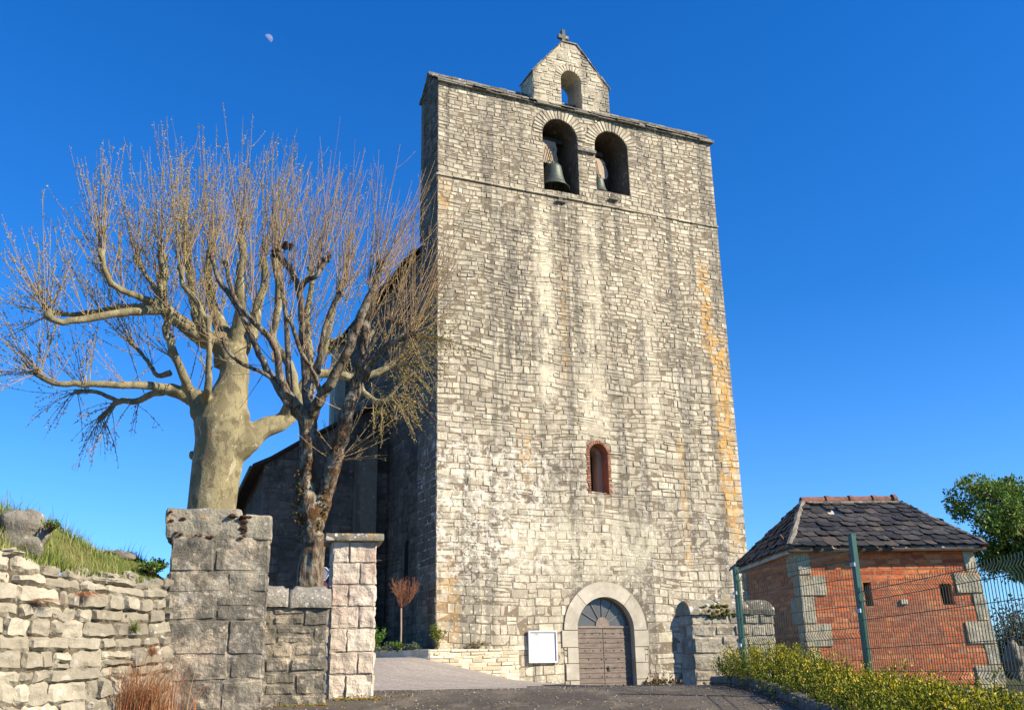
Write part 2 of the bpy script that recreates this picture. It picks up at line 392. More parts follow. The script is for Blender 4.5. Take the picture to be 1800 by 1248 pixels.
M['bronze'] = plain('bell_bronze', (.085, .105, .085), (.05, .06, .05), 9, .55, .5, .003, .4)
M['iron'] = plain('dark_iron', (.03, .028, .026), None, 9, .6, .4)
M['wood'] = None

# ------------------------------------------------------------------ ground
def church_uv(x, y):
    p = Vector((x, y, 0)) - CO; return p.dot(CU), p.dot(CV)
BASE = [(-400, -40), (-60, -6.5), (-5, -.65), (0, 0), (5, .78), (8, 1.10), (9.8, 1.235), (11.4, 1.36), (12.6, 1.40), (15, 1.385), (20, 1.32), (36, 1.09), (60, .95), (4000, .6)]
def gz(x, y):
    z = interp(y, BASE)
    if 13 < y < 90: z += smooth(13, 32, y) * interp(x, [(-30, 1.1), (-3.0, .93), (-.1, .21), (1.9, 0)]) * smooth(90, 45, y)
    return z
def grid(name, xs, ys, zf, mat, kind='structure', keep=None, dz=0.0):
    mb = MB(); nx, ny = len(xs), len(ys)
    vs = [(x, y, zf(x, y) + dz) for y in ys for x in xs]
    fs = [(j * nx + i, j * nx + i + 1, (j + 1) * nx + i + 1, (j + 1) * nx + i) for j in range(ny - 1) for i in range(nx - 1)
          if not keep or keep((xs[i] + xs[i + 1]) / 2, (ys[j] + ys[j + 1]) / 2)]
    mb.add(vs, fs); o = mb.build(name, mat, smooth=True); tag(o, kind=kind); return o
def steps(a, b, d):
    k = max(1, int(round((b - a) / d))); return [a + (b - a) * i / k for i in range(k + 1)]
def asphalt():
    N = NT('worn_asphalt', .85, .25); c = N.coord(); n1 = N.noise(c, .7, 5, .6); n2 = N.noise(c, 60, 3, .6); n3 = N.noise(c, 7, 5, .6); v = N.voro(c, 55)
    cc = N.mix(N.rng(n1, .35, .65), (.060, .052, .043), (.115, .098, .075)); cc = N.mix(N.rng(n3, .50, .62, 0, .7), cc, (.10, .075, .035))
    cc = N.mix(N.rng(n2, .58, .72, 0, .6), cc, (.26, .245, .22)); cc = N.mix(N.rng(v, .0, .25, .5, 0), cc, (.03, .03, .03))
    pt_ = N.noise(N.map(c, (1, .35, 1), (5, 1, 0)), 2.4, 7, .75); cc = N.mix(N.rng(pt_, .50, .60, 0, .75), cc, (.17, .14, .10)); cr = N.voro(N.map(c, (1, 1, 1)), 1.3, 'DISTANCE_TO_EDGE'); cc = N.mix(N.rng(N.math('ADD', cr, N.math('MULTIPLY', n3, .03)), .015, .028, .8, 0), cc, (.02, .018, .015)); n7 = N.noise(c, 26, 3, .7); cc = N.mix(N.rng(n7, .62, .70, 0, .7), cc, (.30, .27, .22))
    N.col(cc); N.bump(N.math('ADD', n2, N.math('MULTIPLY', n7, 1.5)), .012); return N.m
def gravel():
    N = NT('fine_gravel', .95, .1); c = N.coord(); v = N.voro(c, 38, out='Color'); d = N.voro(c, 38); n = N.noise(c, .8, 5, .6)
    cc = N.mix(N.xyz(v)[0], (.24, .205, .17), (.52, .46, .39)); m5 = N.noise(c, 9, 6, .8); cc = N.mix(N.rng(m5, .48, .62, 0, .65), cc, (.60, .54, .47)); cc = N.mix(N.rng(m5, .36, .46, .6, 0), cc, (.15, .125, .10)); cc = N.mix(N.rng(n, .4, .65, 0, .35), cc, (.26, .22, .17)); cc = N.mix(N.rng(d, .3, .6, 0, .5), cc, (.12, .11, .1))
    N.col(cc); N.bump(d, .01); return N.m
def earth(name='grassy_earth', a=(.05, .075, .02), b=(.13, .10, .055)):
    N = NT(name, .95, .1); c = N.coord(); n = N.noise(c, 1.2, 6, .65); n2 = N.noise(c, 25, 5, .7)
    cc = N.mix(N.rng(n, .4, .6), a, b); cc = N.mix(N.rng(n2, .4, .7, 0, .6), cc, tuple(x * .5 for x in a)); N.col(cc); N.bump(n2, .03); return N.m
M['asphalt'] = asphalt(); M['gravel'] = gravel(); M['earth'] = earth(); M['turf'] = earth('turf_bank', (.10, .13, .03), (.17, .15, .06))
xs = sorted(set([-4000, -1500, -500, -200, -90] + steps(-50, 50, 2.5) + [90, 200, 500, 1500, 4000]))
ys = sorted(set([-400, -150, -60] + steps(-30, 60, 2.5) + [75, 90, 120, 200, 500, 1500, 4000]))
grid('ground', xs, ys, lambda x, y: gz(x, y) - .03 - (0.25 if (x > 7 and y > 8) else 0), M['earth'])
KERB = [(2.5, 6.0), (2.55, 8.0), (2.6, 9.5), (2.64, 12.0), (2.58, 13.9), (3.6, 15.0), (4.2, 20.0), (5.5, 28.0), (7.0, 36.5)]
def kerbx(y): return interp(y, [(b, a) for a, b in KERB])
rx = steps(-3.2, 8.0, .35); ry = steps(-8, 14.2, .35) + steps(14.8, 40, .9)
grid('road', rx, ry, lambda x, y: gz(x, y) + .006 * nz(x * 1.3, y * 1.3), M['asphalt'], keep=lambda x, y: x < kerbx(y) + .05)
gx = steps(-16, 3.4, .3); gy = steps(13.2, 42, .4)
grid('gravel_forecourt', gx, gy, lambda x, y: gz(x, y) + .006 * nz(x * 1.3, y * 1.3), M['gravel'], dz=.005,
     keep=lambda x, y: (y > 13.9 + .5 * nz(x * 1.1, 3) and x < 0.0 + .09 * (y - 13) + .25 * nz(y * .6, 1)) or (x < -2.6 and y > 13))

# ------------------------------------------------------------------ church
church = empty('church', 'tall fortified stone church with flat bell wall, arched door and slit windows', 'church', CO, AL)
ch_front = lambda s_, z_, h: (s_, -h, z_)
def ch_side(u0): return lambda s_, z_, h: (u0 - h, s_, z_)
TW, TZ, TD = 12.68, 23.66, 2.0
B1 = (4.47, 6.05, 19.76, 22.30); B2 = (6.86, 8.43, 20.22, 22.26)
WN = (5.97, 6.71, 7.76, 9.24); DR = (5.18, 7.42, .6, 2.95)
holes = [(B1, 1.0), (B2, 1.0), (WN, 1.0), (DR, 1.0)]
outs = [arch_outline(*h_) for h_, _ in holes]
ph = [onF(1165, 1018), onF(1085, 352)]
mbk = MB()
holed(mbk, [(0, .4), (TW, .4), (TW, TZ), (0, TZ)], outs, ch_front)
mbk.add([(0, 0, .4), (0, TD, .4), (0, TD, TZ), (0, 0, TZ)], [(0, 3, 2, 1)])
mbk.add([(TW, 0, .4), (TW, TD, .4), (TW, TD, TZ), (TW, 0, TZ)], [(0, 1, 2, 3)])
mbk.add([(0, TD, .4), (TW, TD, .4), (TW, TD, TZ), (0, TD, TZ)], [(0, 3, 2, 1)])
# gable ends of the thick wall
for x_ in (0.0, TW): mbk.add([(x_, 0, TZ), (x_, TD, TZ), (x_, 1.05, 24.50)], [(0, 1, 2)])
mbk.build('wall_core', M['joints'], church)
exs = [arch_excl(*B1, .48), arch_excl(*B2, .48), arch_excl(WN[0] - .12, WN[1] + .12, WN[2] - .02, WN[3], .08), arch_excl(4.62, 8.0, .6, 2.95)]
jam = random.Random(3); jl = {}
def ex_all(a, b):
    r_ = []
    for e in exs: r_ += e(a, b)
    # rough quoins beside the door are wider on alternate courses
    return sorted(r_)
hcz = lambda z: (.24, .38) if z < 3.2 else ((.20, .34) if z < 8 else ((.16, .30) if z < 13.2 else ((.13, .22) if z < 19.4 else (.12, .22))))
wsz = lambda z: (.26, .70) if z < 8 else ((.24, .60) if z < 13.2 else (.16, .46))
holes_at = [onF(1165, 1018), onF(1040, 628), onF(793, 997), onF(1285, 548), onF(1170, 752), onF(1268, 770), onF(1235, 265), onF(955, 338)]
def skipf(c_, d_, a_, b_):
    for i, (hu, hz) in enumerate(holes_at):
        if c_ <= hu < d_ and a_ <= hz < b_: return True
    return False
mw = MB()
masonry(mw, 0, TW, .9, 7.55, ch_front, hcz, wsz, gap=.006, proud=.007, bw=.020, rough=.024, jit=.012, excl=ex_all, n=1, sd=2.5, warp=.13, split=.22, vary=.008, skip=skipf, tilt=.014, fq=3.2)
masonry(mw, 0, TW, 7.55, 19.50, ch_front, hcz, wsz, gap=.010, proud=.011, bw=.020, rough=.026, jit=.013, excl=ex_all, n=1, sd=2.0, warp=.15, split=.22, vary=.012, skip=skipf, tilt=.016, fq=3.2)
masonry(mw, 0, TW, 19.58, TZ - .02, ch_front, hcz, wsz, gap=.010, proud=.011, bw=.020, rough=.026, jit=.014, excl=ex_all, n=1, sd=6.0, warp=.09, split=.22, vary=.010, tilt=.016, fq=3.2)
ms = MB()
masonry(ms, 0, TD, 1.2, 19.5, ch_side(0), (.2, .34), (.35, .7), gap=.02, proud=.02, bw=.02, rough=.02, sd=9, warp=.03)
masonry(ms, .03, TD - .35, 19.6, TZ, ch_side(.0), (.16, .26), (.3, .6), gap=.02, proud=.02, bw=.02, rough=.02, sd=10, warp=.03)
gtop = lambda s_: interp(s_, [(0, TZ), (1.05, 24.50), (2.0, TZ)])
masonry(ms, .03, TD - .02, TZ, 24.8, ch_side(.0), (.16, .24), (.3, .6), gap=.02, proud=.02, bw=.02, rough=.02, sd=11, warp=.02, ztop=gtop)
ms.build('side_wall', M['shade_tower'], church)
# bell arches and the openings behind them
mv = MB()
for (x0, x1, z0, zs) in (B1, B2):
    voussoirs(mv, (x0 + x1) / 2, zs, .79, 1.26, R(-2), R(182), 21, ch_front, gap=.02, proud=.034, bw=.014, rough=.012)
mv.build('arch_ring', M['tower'], church)
mr = MB(); mp = MB()
for (x0, x1, z0, zs) in (B1, B2):
    reveal(mr, arch_outline(x0, x1, z0, zs), ch_front, .0, -1.75, seg=1)
    holed(mr, arch_outline(x0 - .1, x1 + .1, z0 - .2, zs), [], ch_front, -1.75)
for pts in ([(948, 244), (962, 247), (976, 251), (979, 262), (978, 272), (981, 282), (975, 288), (960, 286), (948, 284)], [(1038, 276), (1058, 281), (1063, 286), (1064, 292), (1068, 302), (1069, 311), (1066, 315), (1050, 313), (1038, 311)]):
    mp = MB(); holed(mp, [onF(px, py, .74) for px, py in pts], [], ch_front, -.74); holed(mp, [onF(px, py, .74) for px, py in pts], [], ch_front, -.80); reveal(mp, [onF(px, py, .74) for px, py in pts], ch_front, -.74, -.80); mp.build('chamber_back', M['plaster'], church)
mr.build('opening_reveal', M['reveal'], church)
mi = MB()      # impost slab on the pier between the arches, sills, corbels
pu0, pz0 = onF(1017, 254)
for i in range(3): mi.box(6.00 + i * .29, 6.27 + i * .29, -.13 - .01 * (i % 2), -.03, 21.80, 21.93)
mi.build('impost', M['lauze'], church)
for (px, py) in ((985, 356), (1077, 352)):
    uu, zz = onF(px, py); mc = MB(); mc.box(uu - .20, uu + .20, -.15, -.02, zz - .035, zz + .02); mc.box(uu - .09, uu + .09, -.055, -.02, zz + .03, zz + .26, .1)
    mc.build('corbel', M['lauze'], church)
ml = MB()
masonry(ml, -.03, TW + .03, 19.50, 19.59, ch_front, (.09, .1), (.5, .95), gap=.012, proud=.065, bw=.012, rough=.012, sd=14, warp=.015, split=0)
masonry(ml, -.06, TD + .03, 19.50, 19.6, ch_side(0), (.09, .1), (.5, .9), gap=.012, proud=.08, bw=.012, rough=.01, sd=15, warp=.01, split=0)
ml.build('string_course', M['tower'], church)

# saddle roof of thin stone slabs along the wall top
mt = MB(); r5 = random.Random(11)
def lz_row(v0, z0, v1, z1, thick, wl, wh, t0):
    x = -.06 - r5.random() * .03
    while x < TW + .12:
        wd = r5.uniform(wl, wh); x2 = min(x + wd, TW + .12)
        dv = r5.uniform(-.035, .035); dz = r5.uniform(-.008, .012); a = .012 * r5.uniform(-1, 1)
        vs = []
        for (xx, k) in ((x + .006, -1), (x2 - .006, 1)):
            for (v_, z_) in ((v0 + dv + r5.uniform(-.012, .012), z0 + dz + a * k), (v1, z1 + dz)):
                for q in (0, thick): vs.append((xx, v_, z_ + q))
        mt.add(vs, [(0, 1, 3, 2), (4, 6, 7, 5), (0, 4, 5, 1), (2, 3, 7, 6), (1, 5, 7, 3), (0, 2, 6, 4)], r5.random())
        x = x2
rows = 8
for sgn in (0, 1):
    for i in range(rows):
        t0, t1 = i / rows, min(1.0, (i + 1.7) / rows)
        if sgn == 0: lz_row(lerp(-.20, 1.05, t0), lerp(23.62, 24.52, t0), lerp(-.20, 1.05, t1), lerp(23.62, 24.52, t1), .05, .3, .8, 0)
        else: lz_row(lerp(2.08, 1.05, t0), lerp(23.72, 24.52, t0), lerp(2.08, 1.05, t1), lerp(23.72, 24.52, t1), .05, .3, .8, 0)
lz_row(-.17, 23.555, .3, 23.6, .05, .4, .9, 0)
x = -.07
while x < TW + .2:
    x2 = x + r5.uniform(.35, .6); mt.box(x, x2 - .01, .93, 1.17, 24.53, 24.60 + r5.uniform(0, .03), r5.random()); x = x2
mt.build('stone_roof', M['lauze'], church)

# small bell gable on top
V0, V1 = .38, 1.62
gp = [onF(px, py, V0) for px, py in ((935, 160), (937, 127), (988, 76), (1013, 80), (1069, 153), (1070, 200))]
gl, gr = gp[1][0], gp[4][0] ; zsh = (gp[1][1] + gp[4][1]) / 2; apx0, apx1 = gp[2][0], gp[3][0]; za = (gp[2][1] + gp[3][1]) / 2
zb = 24.0
go = (onF(986, 150, V0)[0], onF(1022, 160, V0)[0], zb, onF(1003, 126, V0)[1] - (onF(1022, 160, V0)[0] - onF(986, 150, V0)[0]) / 2)
bell_gable = MB()
outl = [(gl, zb), (gr, zb), (gr, zsh), (apx1, za), (apx0, za), (gl, zsh)]
frg = lambda s_, z_, h: (s_, V0 - h, z_); frb = lambda s_, z_, h: (s_, V1 + h, z_)
hole = arch_outline(*go)
holed(bell_gable, outl, [hole], frg); holed(bell_gable, outl, [hole], frb)
reveal(bell_gable, hole, frg, 0, V0 - V1)
for (a, b) in zip(outl, outl[1:] + outl[:1]): bell_gable.add([(a[0], V0, a[1]), (b[0], V0, b[1]), (b[0], V1, b[1]), (a[0], V1, a[1])], [(0, 1, 2, 3)])
gtopf = lambda s_: interp(s_, [(gl, zsh), (apx0, za), (apx1, za), (gr, zsh)])
masonry(bell_gable, gl, gr, zb + .02, za, frg, (.13, .22), (.2, .45), gap=.018, proud=.02, bw=.018, rough=.02, excl=arch_excl(*go, .3), ztop=gtopf, sd=21, warp=.04, split=.15)
frgs = lambda s_, z_, h: (gl - h, s_, z_)
masonry(bell_gable, V0, V1, zb + .02, zsh, frgs, (.13, .22), (.25, .5), gap=.018, proud=.02, bw=.018, rough=.02, sd=22, warp=.02)
voussoirs(bell_gable, (go[0] + go[1]) / 2, go[3], (go[1] - go[0]) / 2, (go[1] - go[0]) / 2 + .28, R(-4), R(184), 15, frg, gap=.018, proud=.03, bw=.012)
bg_o = bell_gable.build('bell_gable', M['tower'], church)
mg = MB()
for (a, b, k) in (((gl - .06, zsh - .05), (apx0, za + .01), 6), ((gr + .08, zsh - .07), (apx1, za + .01), 7), ((apx0 - .02, za + .02), (apx1 + .02, za + .02), 2)):
    for i in range(k):
        p = (lerp(a[0], b[0], i / k), lerp(a[1], b[1], i / k)); q = (lerp(a[0], b[0], (i + .96) / k), lerp(a[1], b[1], (i + .96) / k))
        o_ = rnd.uniform(.03, .07); th = rnd.uniform(.05, .08)
        mg.add([(p[0], V0 - o_, p[1]), (q[0], V0 - o_, q[1]), (q[0], V1 + .05, q[1]), (p[0], V1 + .05, p[1]), (p[0], V0 - o_, p[1] + th), (q[0], V0 - o_, q[1] + th), (q[0], V1 + .05, q[1] + th), (p[0], V1 + .05, p[1] + th)],
               [(0, 1, 2, 3), (4, 5, 6, 7), (0, 1, 5, 4), (1, 2, 6, 5), (2, 3, 7, 6), (3, 0, 4, 7)], rnd.random())
mg.build('gable_coping', M['lauze'], bg_o)
cxu, cz0 = onF(990, 77, 1.0)
mx = MB(); cxw = .10
cz0 = za + .05
ct = onF(991, 55, 1.0)[1]; 
mx.box(cxu - .17, cxu + .17, .84, 1.16, cz0 - .1, cz0 + .10)
mx.box(cxu - .075, cxu + .075, .92, 1.08, cz0 + .10, ct, .4)
zc_ = lerp(cz0, ct, .66)
for s_ in (-1, 1):
    mx.box(min(cxu + s_ * .075, cxu + s_ * .25), max(cxu + s_ * .075, cxu + s_ * .25), .925, 1.075, zc_ - .085, zc_ + .085, .4)
mx.build('stone_cross', M['lauze'], bg_o)

# slit window with brick surround
mwn = MB()
for side in (0, 1):
    z_ = WN[2]
    while z_ < WN[3]:
        wd = rnd.uniform(.06, .18); zz = z_ + .075
        cs = [[WN[0] - wd, z_], [WN[0], z_], [WN[0], zz], [WN[0] - wd, zz]] if side == 0 else [[WN[1], z_], [WN[1] + wd, z_], [WN[1] + wd, zz], [WN[1], zz]]
        stone(mwn, cs, ch_front, .03, .008, .006, 1, rnd.random()); z_ = zz + .012
voussoirs(mwn, (WN[0] + WN[1]) / 2, WN[3], .37, .50, R(0), R(180), 17, ch_front, gap=.012, proud=.036, bw=.008, jr=.03)
wno = mwn.build('window', M['brickred'], church)
mwr = MB(); ow = arch_outline(*WN); reveal(mwr, ow, ch_front, .03, -.45, seg=1)
mwr.build('reveal', M['brickred'], wno)
mwi = MB(); iw = arch_outline(WN[0] + .16, WN[1] - .16, WN[2] + .0, WN[3] + .02)
holed(mwi, arch_outline(WN[0] - .02, WN[1] + .02, WN[2] - .02, WN[3]), [iw], ch_front, -.45); reveal(mwi, iw, ch_front, -.45, -.9)
mwi.build('inner_slit', M['plaster'], wno)
mwd = MB(); holed(mwd, arch_outline(*WN), [], ch_front, -.9); mwd.build('pane', plain('dark_glass', (.02, .022, .025), None, 4, .3, .5), wno)

# door: pale ashlar surround, plank leaves with nails, fanlight
ma = MB()
cx_ = (DR[0] + DR[1]) / 2; rr = (DR[1] - DR[0]) / 2
def ring(mb, a0, a1, r0, r1, h, k, t):
    vs = []; 
    for i in range(k + 1):
        a = lerp(a0, a1, i / k); c_, s_ = math.cos(a), math.sin(a)
        vs += [(cx_ + c_ * r0, 0.01, DR[3] + s_ * r0), (cx_ + c_ * (r0 + .008), -h, DR[3] + s_ * (r0 + .008)), (cx_ + c_ * (r1 - .008), -h, DR[3] + s_ * (r1 - .008)), (cx_ + c_ * r1, 0.01, DR[3] + s_ * r1)]
    fs = [(i * 4 + j, i * 4 + j + 1, (i + 1) * 4 + j + 1, (i + 1) * 4 + j) for i in range(k) for j in range(3)]
    fs += [(0, 1, 2, 3), (k * 4, k * 4 + 3, k * 4 + 2, k * 4 + 1)]
    mb.add(vs, fs, t)
g_ = .006
for (a0, a1, t, h) in ((0, 48, .3, .052), (48, 132, .9, .056), (132, 180, .5, .052)):
    ring(ma, R(a0) + g_, R(a1) - g_, rr, rr + .53, h, 14, t)
zq = [2.945, 2.38, 1.85, 1.30, .7]
for side in (0, 1):
    for i in range(4):
        wd = (.62, .42, .50, .36)[i] if side == 0 else (.60, .40, .52, .38)[i]
        a, b = (DR[0] - wd, DR[0]) if side == 0 else (DR[1], DR[1] + wd)
        stone(ma, [[a, zq[i + 1] + .004], [b, zq[i + 1] + .004], [b, zq[i] - .004], [a, zq[i] - .004]], ch_front, .05, .008, .004, 1, rnd.random())
    # rough stones filling beside the shorter jamb blocks
surr = ma.build('door_surround', M['ashlar'], church)
for side in (0, 1):
    mf = mw
    for i in range(4):
        wd = (.62, .42, .50, .36)[i] if side == 0 else (.60, .40, .52, .38)[i]
        a, b = (4.62, DR[0] - wd) if side == 0 else (DR[1] + wd, 8.0)
        zz = zq[i + 1]
        while zz < zq[i] - .05 and b - a > .08:
            z2 = min(zz + rnd.uniform(.16, .27), zq[i]); z2 = zq[i] if zq[i] - z2 < .07 else z2
            if b - a > .3 and rnd.random() < .5: m_ = lerp(a, b, .5); sp = [(a, m_), (m_, b)]
            else: sp = [(a, b)]
            for (p, q) in sp: stone(mf, [[p + .008, zz + .008], [q - .008, zz + .008], [q - .008, z2 - .008], [p + .008, z2 - .008]], ch_front, .03, .015, .02, 1, rnd.random())
            zz = z2

mw.build('front_wall', M['tower'], church)
exs[3] = arch_excl(4.62, 8.0, .6, 2.95)
mrd = MB(); reveal(mrd, arch_outline(*DR), ch_front, .05, -.26, seg=1); mrd.build('door_reveal', M['ashlar'], surr)
N = NT('weathered_door_wood', .75, .25); c = N.coord(); sxw = N.noise(N.map(c, (.8, 1, 14)), 3, 5, .6); nn = N.noise(c, 5, 4, .6)
cc = N.mix(N.rng(sxw, .35, .65), (.175, .140, .112), (.105, .082, .066)); cc = N.mix(N.rng(nn, .5, .7, 0, .4), cc, (.22, .185, .16)); N.col(cc); N.bump(sxw, .004); M['wood'] = N.m
md = MB(); D0 = .24; z_ = 1.0
zt = onF(1060, 1102)[1] - .02
planks = 12; ph_ = (zt - 1.02) / planks
for lx0, lx1 in ((DR[0] - .02, cx_ - .012), (cx_ + .012, DR[1] + .02)):
    for i in range(planks):
        a = 1.02 + i * ph_
        dv = rnd.uniform(-.003, .003)
        md.add([(lx0, D0 - .03 + dv, a + .004), (lx1, D0 - .03 + dv, a + .004), (lx1, D0 - .014 + dv, a + ph_ - .004), (lx0, D0 - .014 + dv, a + ph_ - .004), (lx0, D0 + .03, a + .004), (lx1, D0 + .03, a + .004), (lx1, D0 + .03, a + ph_ - .001), (lx0, D0 + .03, a + ph_ - .001)],
               [(0, 1, 2, 3), (0, 4, 5, 1), (3, 2, 6, 7), (1, 5, 6, 2), (0, 3, 7, 4), (4, 7, 6, 5)], rnd.random())
door = md.build('door', M['wood'], church)
nail0 = None
for lx0, sgn in ((cx_, -1), (cx_, 1)):
    for i in range(7):
        zz = 1.02 + (i * 1.72 + .6) * ph_
        for xx in ((.11, .42, .73) if i % 2 == 0 else (.09, .60)):
            if nail0 is None: mn = MB(); mn.blob((0, 0, 0), .024, .5, 0, 7, 5, (1, .6, 1)); nail0 = no = mn.build('nail', M['iron'], door)
            else: no = nail0.copy(); col.objects.link(no); no.parent = door
            no.location = (lx0 + sgn * xx, D0 - .03, zz)
mh = MB(); hx = cx_ + .16; hz = 1.66
mh.box(hx - .03, hx + .03, D0 - .045, D0 - .02, hz - .09, hz + .09); mh.tube([(hx, D0 - .04, hz + .03), (hx, D0 - .09, hz + .03), (hx + .11, D0 - .09, hz + .0), (hx + .15, D0 - .09, hz - .03)], .011, 6)
mh.build('handle', M['iron'], door)
mf2 = MB(); fr_w = plain('fanlight_wood', (.22, .175, .14), (.15, .12, .095), 12, .7)
mf2.box(DR[0] - .02, DR[1] + .02, D0 - .05, D0 + .04, zt + .0, zt + .075)
k = 20; cz_ = zt + .075
def halfring(mb, r0, r1, y0, y1, zc, n_=20):
    vs = []
    for i in range(n_ + 1):
        a = math.pi * i / n_
        for (r_, y_) in ((r0, y0), (r1, y0), (r1, y1), (r0, y1)): vs.append((cx_ + math.cos(a) * r_, y_, zc + math.sin(a) * r_))
    mb.add(vs, [(i * 4 + j, i * 4 + (j + 1) % 4, (i + 1) * 4 + (j + 1) % 4, (i + 1) * 4 + j) for i in range(n_) for j in range(4)])
halfring(mf2, rr - .045, rr + .03, D0 - .03, D0 + .03, DR[3])
vs = [(cx_, D0 - .035, cz_)] + [(cx_ + math.cos(math.pi * i / 12) * .27, D0 - .035, cz_ + math.sin(math.pi * i / 12) * .30) for i in range(13)]
mf2.add(vs, [(0, i + 1, i + 2) for i in range(12)])
for i in range(1, 6):
    a = math.pi * i / 6; d_ = Vector((math.cos(a), 0, math.sin(a)))
    zo = (rr - .03) ; p0 = Vector((cx_, D0 - .02, cz_)) + d_ * .26
    # spoke end on the arch circle centred at the springing
    dz0 = cz_ - DR[3]; bq = d_.z * dz0; tq = -bq + math.sqrt(bq * bq - dz0 * dz0 + zo * zo)
    mf2.tube([p0, Vector((cx_, D0 - .02, cz_)) + d_ * tq], .014, 6)
fan = mf2.build('fanlight', fr_w, church)
mgl = MB(); holed(mgl, [(DR[0] - .0, cz_ - .03)] + [(DR[1], cz_ - .03)] + [(cx_ + math.cos(math.pi * i / 16) * rr, DR[3] + math.sin(math.pi * i / 16) * rr) for i in range(17) if DR[3] + math.sin(math.pi * i / 16) * rr > cz_], [], ch_front, -(D0 + .005))
N = NT('fanlight_glass', .25, .5); N.col(N.mix(N.noise(N.coord(), 3, 3), (.05, .055, .055), (.10, .10, .095))); mgl.build('pane', N.m, fan)

# nave behind: long wall, eaves, chapel
mn1 = MB(); frn = ch_side(.06)
ZE = 17.2
mn1.add([(.06, TD, .4), (.06, 14.0, .4), (.06, 14.0, ZE), (.06, TD, ZE)], [(0, 3, 2, 1)])
mn1.add([(.06, 14, .4), (12.6, 14, .4), (12.6, 14, ZE), (6.3, 14, 20.2), (.06, 14, ZE)], [(0, 1, 2, 3, 4)])
mn1.add([(12.6, TD, .4), (12.6, 14.0, .4), (12.6, 14.0, ZE), (12.6, TD, ZE)], [(0, 1, 2, 3)])
wv0, wv1 = 2.95, 3.72
exn = arch_excl(wv0, wv1, 4.2, 6.05)
masonry(mn1, TD + .0, 6.2, 1.5, 10.5, frn, (.24, .36), (.4, .8), gap=.02, proud=.02, bw=.02, rough=.02, sd=31, warp=.04, excl=exn)
masonry(mn1, TD + .0, 14.0, 10.5, ZE, frn, (.24, .36), (.4, .8), gap=.02, proud=.02, bw=.02, rough=.02, sd=32, warp=.04)
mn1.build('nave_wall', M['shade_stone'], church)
mwn2 = MB(); fr2 = ch_side(.06 - .003)
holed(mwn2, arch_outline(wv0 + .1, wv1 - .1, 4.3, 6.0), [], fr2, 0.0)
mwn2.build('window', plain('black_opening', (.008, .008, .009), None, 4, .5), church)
mn3 = MB()
for (a, b) in ((wv0, wv0 + .1), (wv1 - .1, wv1)): mn3.box(.03, .10, a, b, 4.2, 6.1)
mn3.build('window_jamb', M['shade_tower'], church)
mrf = MB()
mrf.add([(-.35, 2.02, ZE - .12), (-.35, 14.3, ZE - .12), (6.3, 14.3, 20.4), (6.3, 2.02, 20.4), (-.35, 2.02, ZE), (-.35, 14.3, ZE), (6.3, 14.3, 20.5), (6.3, 2.02, 20.5)],
        [(0, 1, 2, 3), (4, 7, 6, 5), (0, 4, 5, 1), (1, 5, 6, 2), (2, 6, 7, 3), (0, 3, 7, 4)])
mrf.add([(12.9, 2.02, ZE), (12.9, 14.3, ZE), (6.3, 14.3, 20.5), (6.3, 2.02, 20.5)], [(0, 1, 2, 3)])
M['tileroof'] = plain('dark_roof_tiles', (.045, .035, .03), (.025, .02, .018), 8, .9, .2, .02)
mrf.build('nave_roof', M['tileroof'], church)
mch = MB(); CVV = 6.0; cL = -4.78; frc = lambda s_, z_, h: (s_, CVV - h, z_)
ctop = lambda s_: interp(s_, [(cL, 9.28), (-3.6, 10.05), (.06, 12.2)])
mch.add([(cL, CVV, .4), (.06, CVV, .4), (.06, CVV, 12.2), (-3.6, CVV, 10.05), (cL, CVV, 9.28)], [(0, 1, 2, 3, 4)])
mch.add([(cL, CVV, .4), (cL, 13, .4), (cL, 13, 7.9), (cL, CVV, 9.28)], [(0, 3, 2, 1)])
masonry(mch, cL, .06, 1.4, 12.2, frc, (.22, .34), (.35, .75), gap=.02, proud=.02, bw=.02, rough=.025, sd=35, warp=.05, ztop=ctop)
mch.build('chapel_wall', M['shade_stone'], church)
mbt = MB(); mbt.box(-1.3, -.5, 5.5, 5.98, 1.0, 10.3); mbt.box(-1.36, -.44, 5.42, 5.98, 10.3, 10.42); mbt.build('buttress', M['shade_tower'], church)
mcr = MB()
e0 = (-5.25, 5.75, 9.12); e1 = (-4.98, 13.2, 7.75)
for q in (0,):
    rp = [(-5.25, 9.12), (-4.6, 9.45), (-3.6, 10.12), (.06, 12.3)]
    for (a, b) in zip(rp, rp[1:]):
        dz = -1.4
        mcr.add([(a[0], 5.75, a[1]), (b[0], 5.75, b[1]), (b[0], 13.2, b[1] + dz), (a[0], 13.2, a[1] + dz), (a[0], 5.75, a[1] + .12), (b[0], 5.75, b[1] + .12), (b[0], 13.2, b[1] + .12 + dz), (a[0], 13.2, a[1] + .12 + dz)],
                [(0, 1, 2, 3), (4, 5, 6, 7), (0, 1, 5, 4), (0, 4, 7, 3), (2, 3, 7, 6), (1, 2, 6, 5)])
mcr.build('chapel_roof', M['tileroof'], church)
mgu = MB(); mgu.tube([(-5.32, 5.8, 9.12), (-5.32, 13.2, 7.72)], .06, 8); mgu.build('gutter', plain('verdigris_gutter', (.10, .13, .12), None, 4, .6), church)
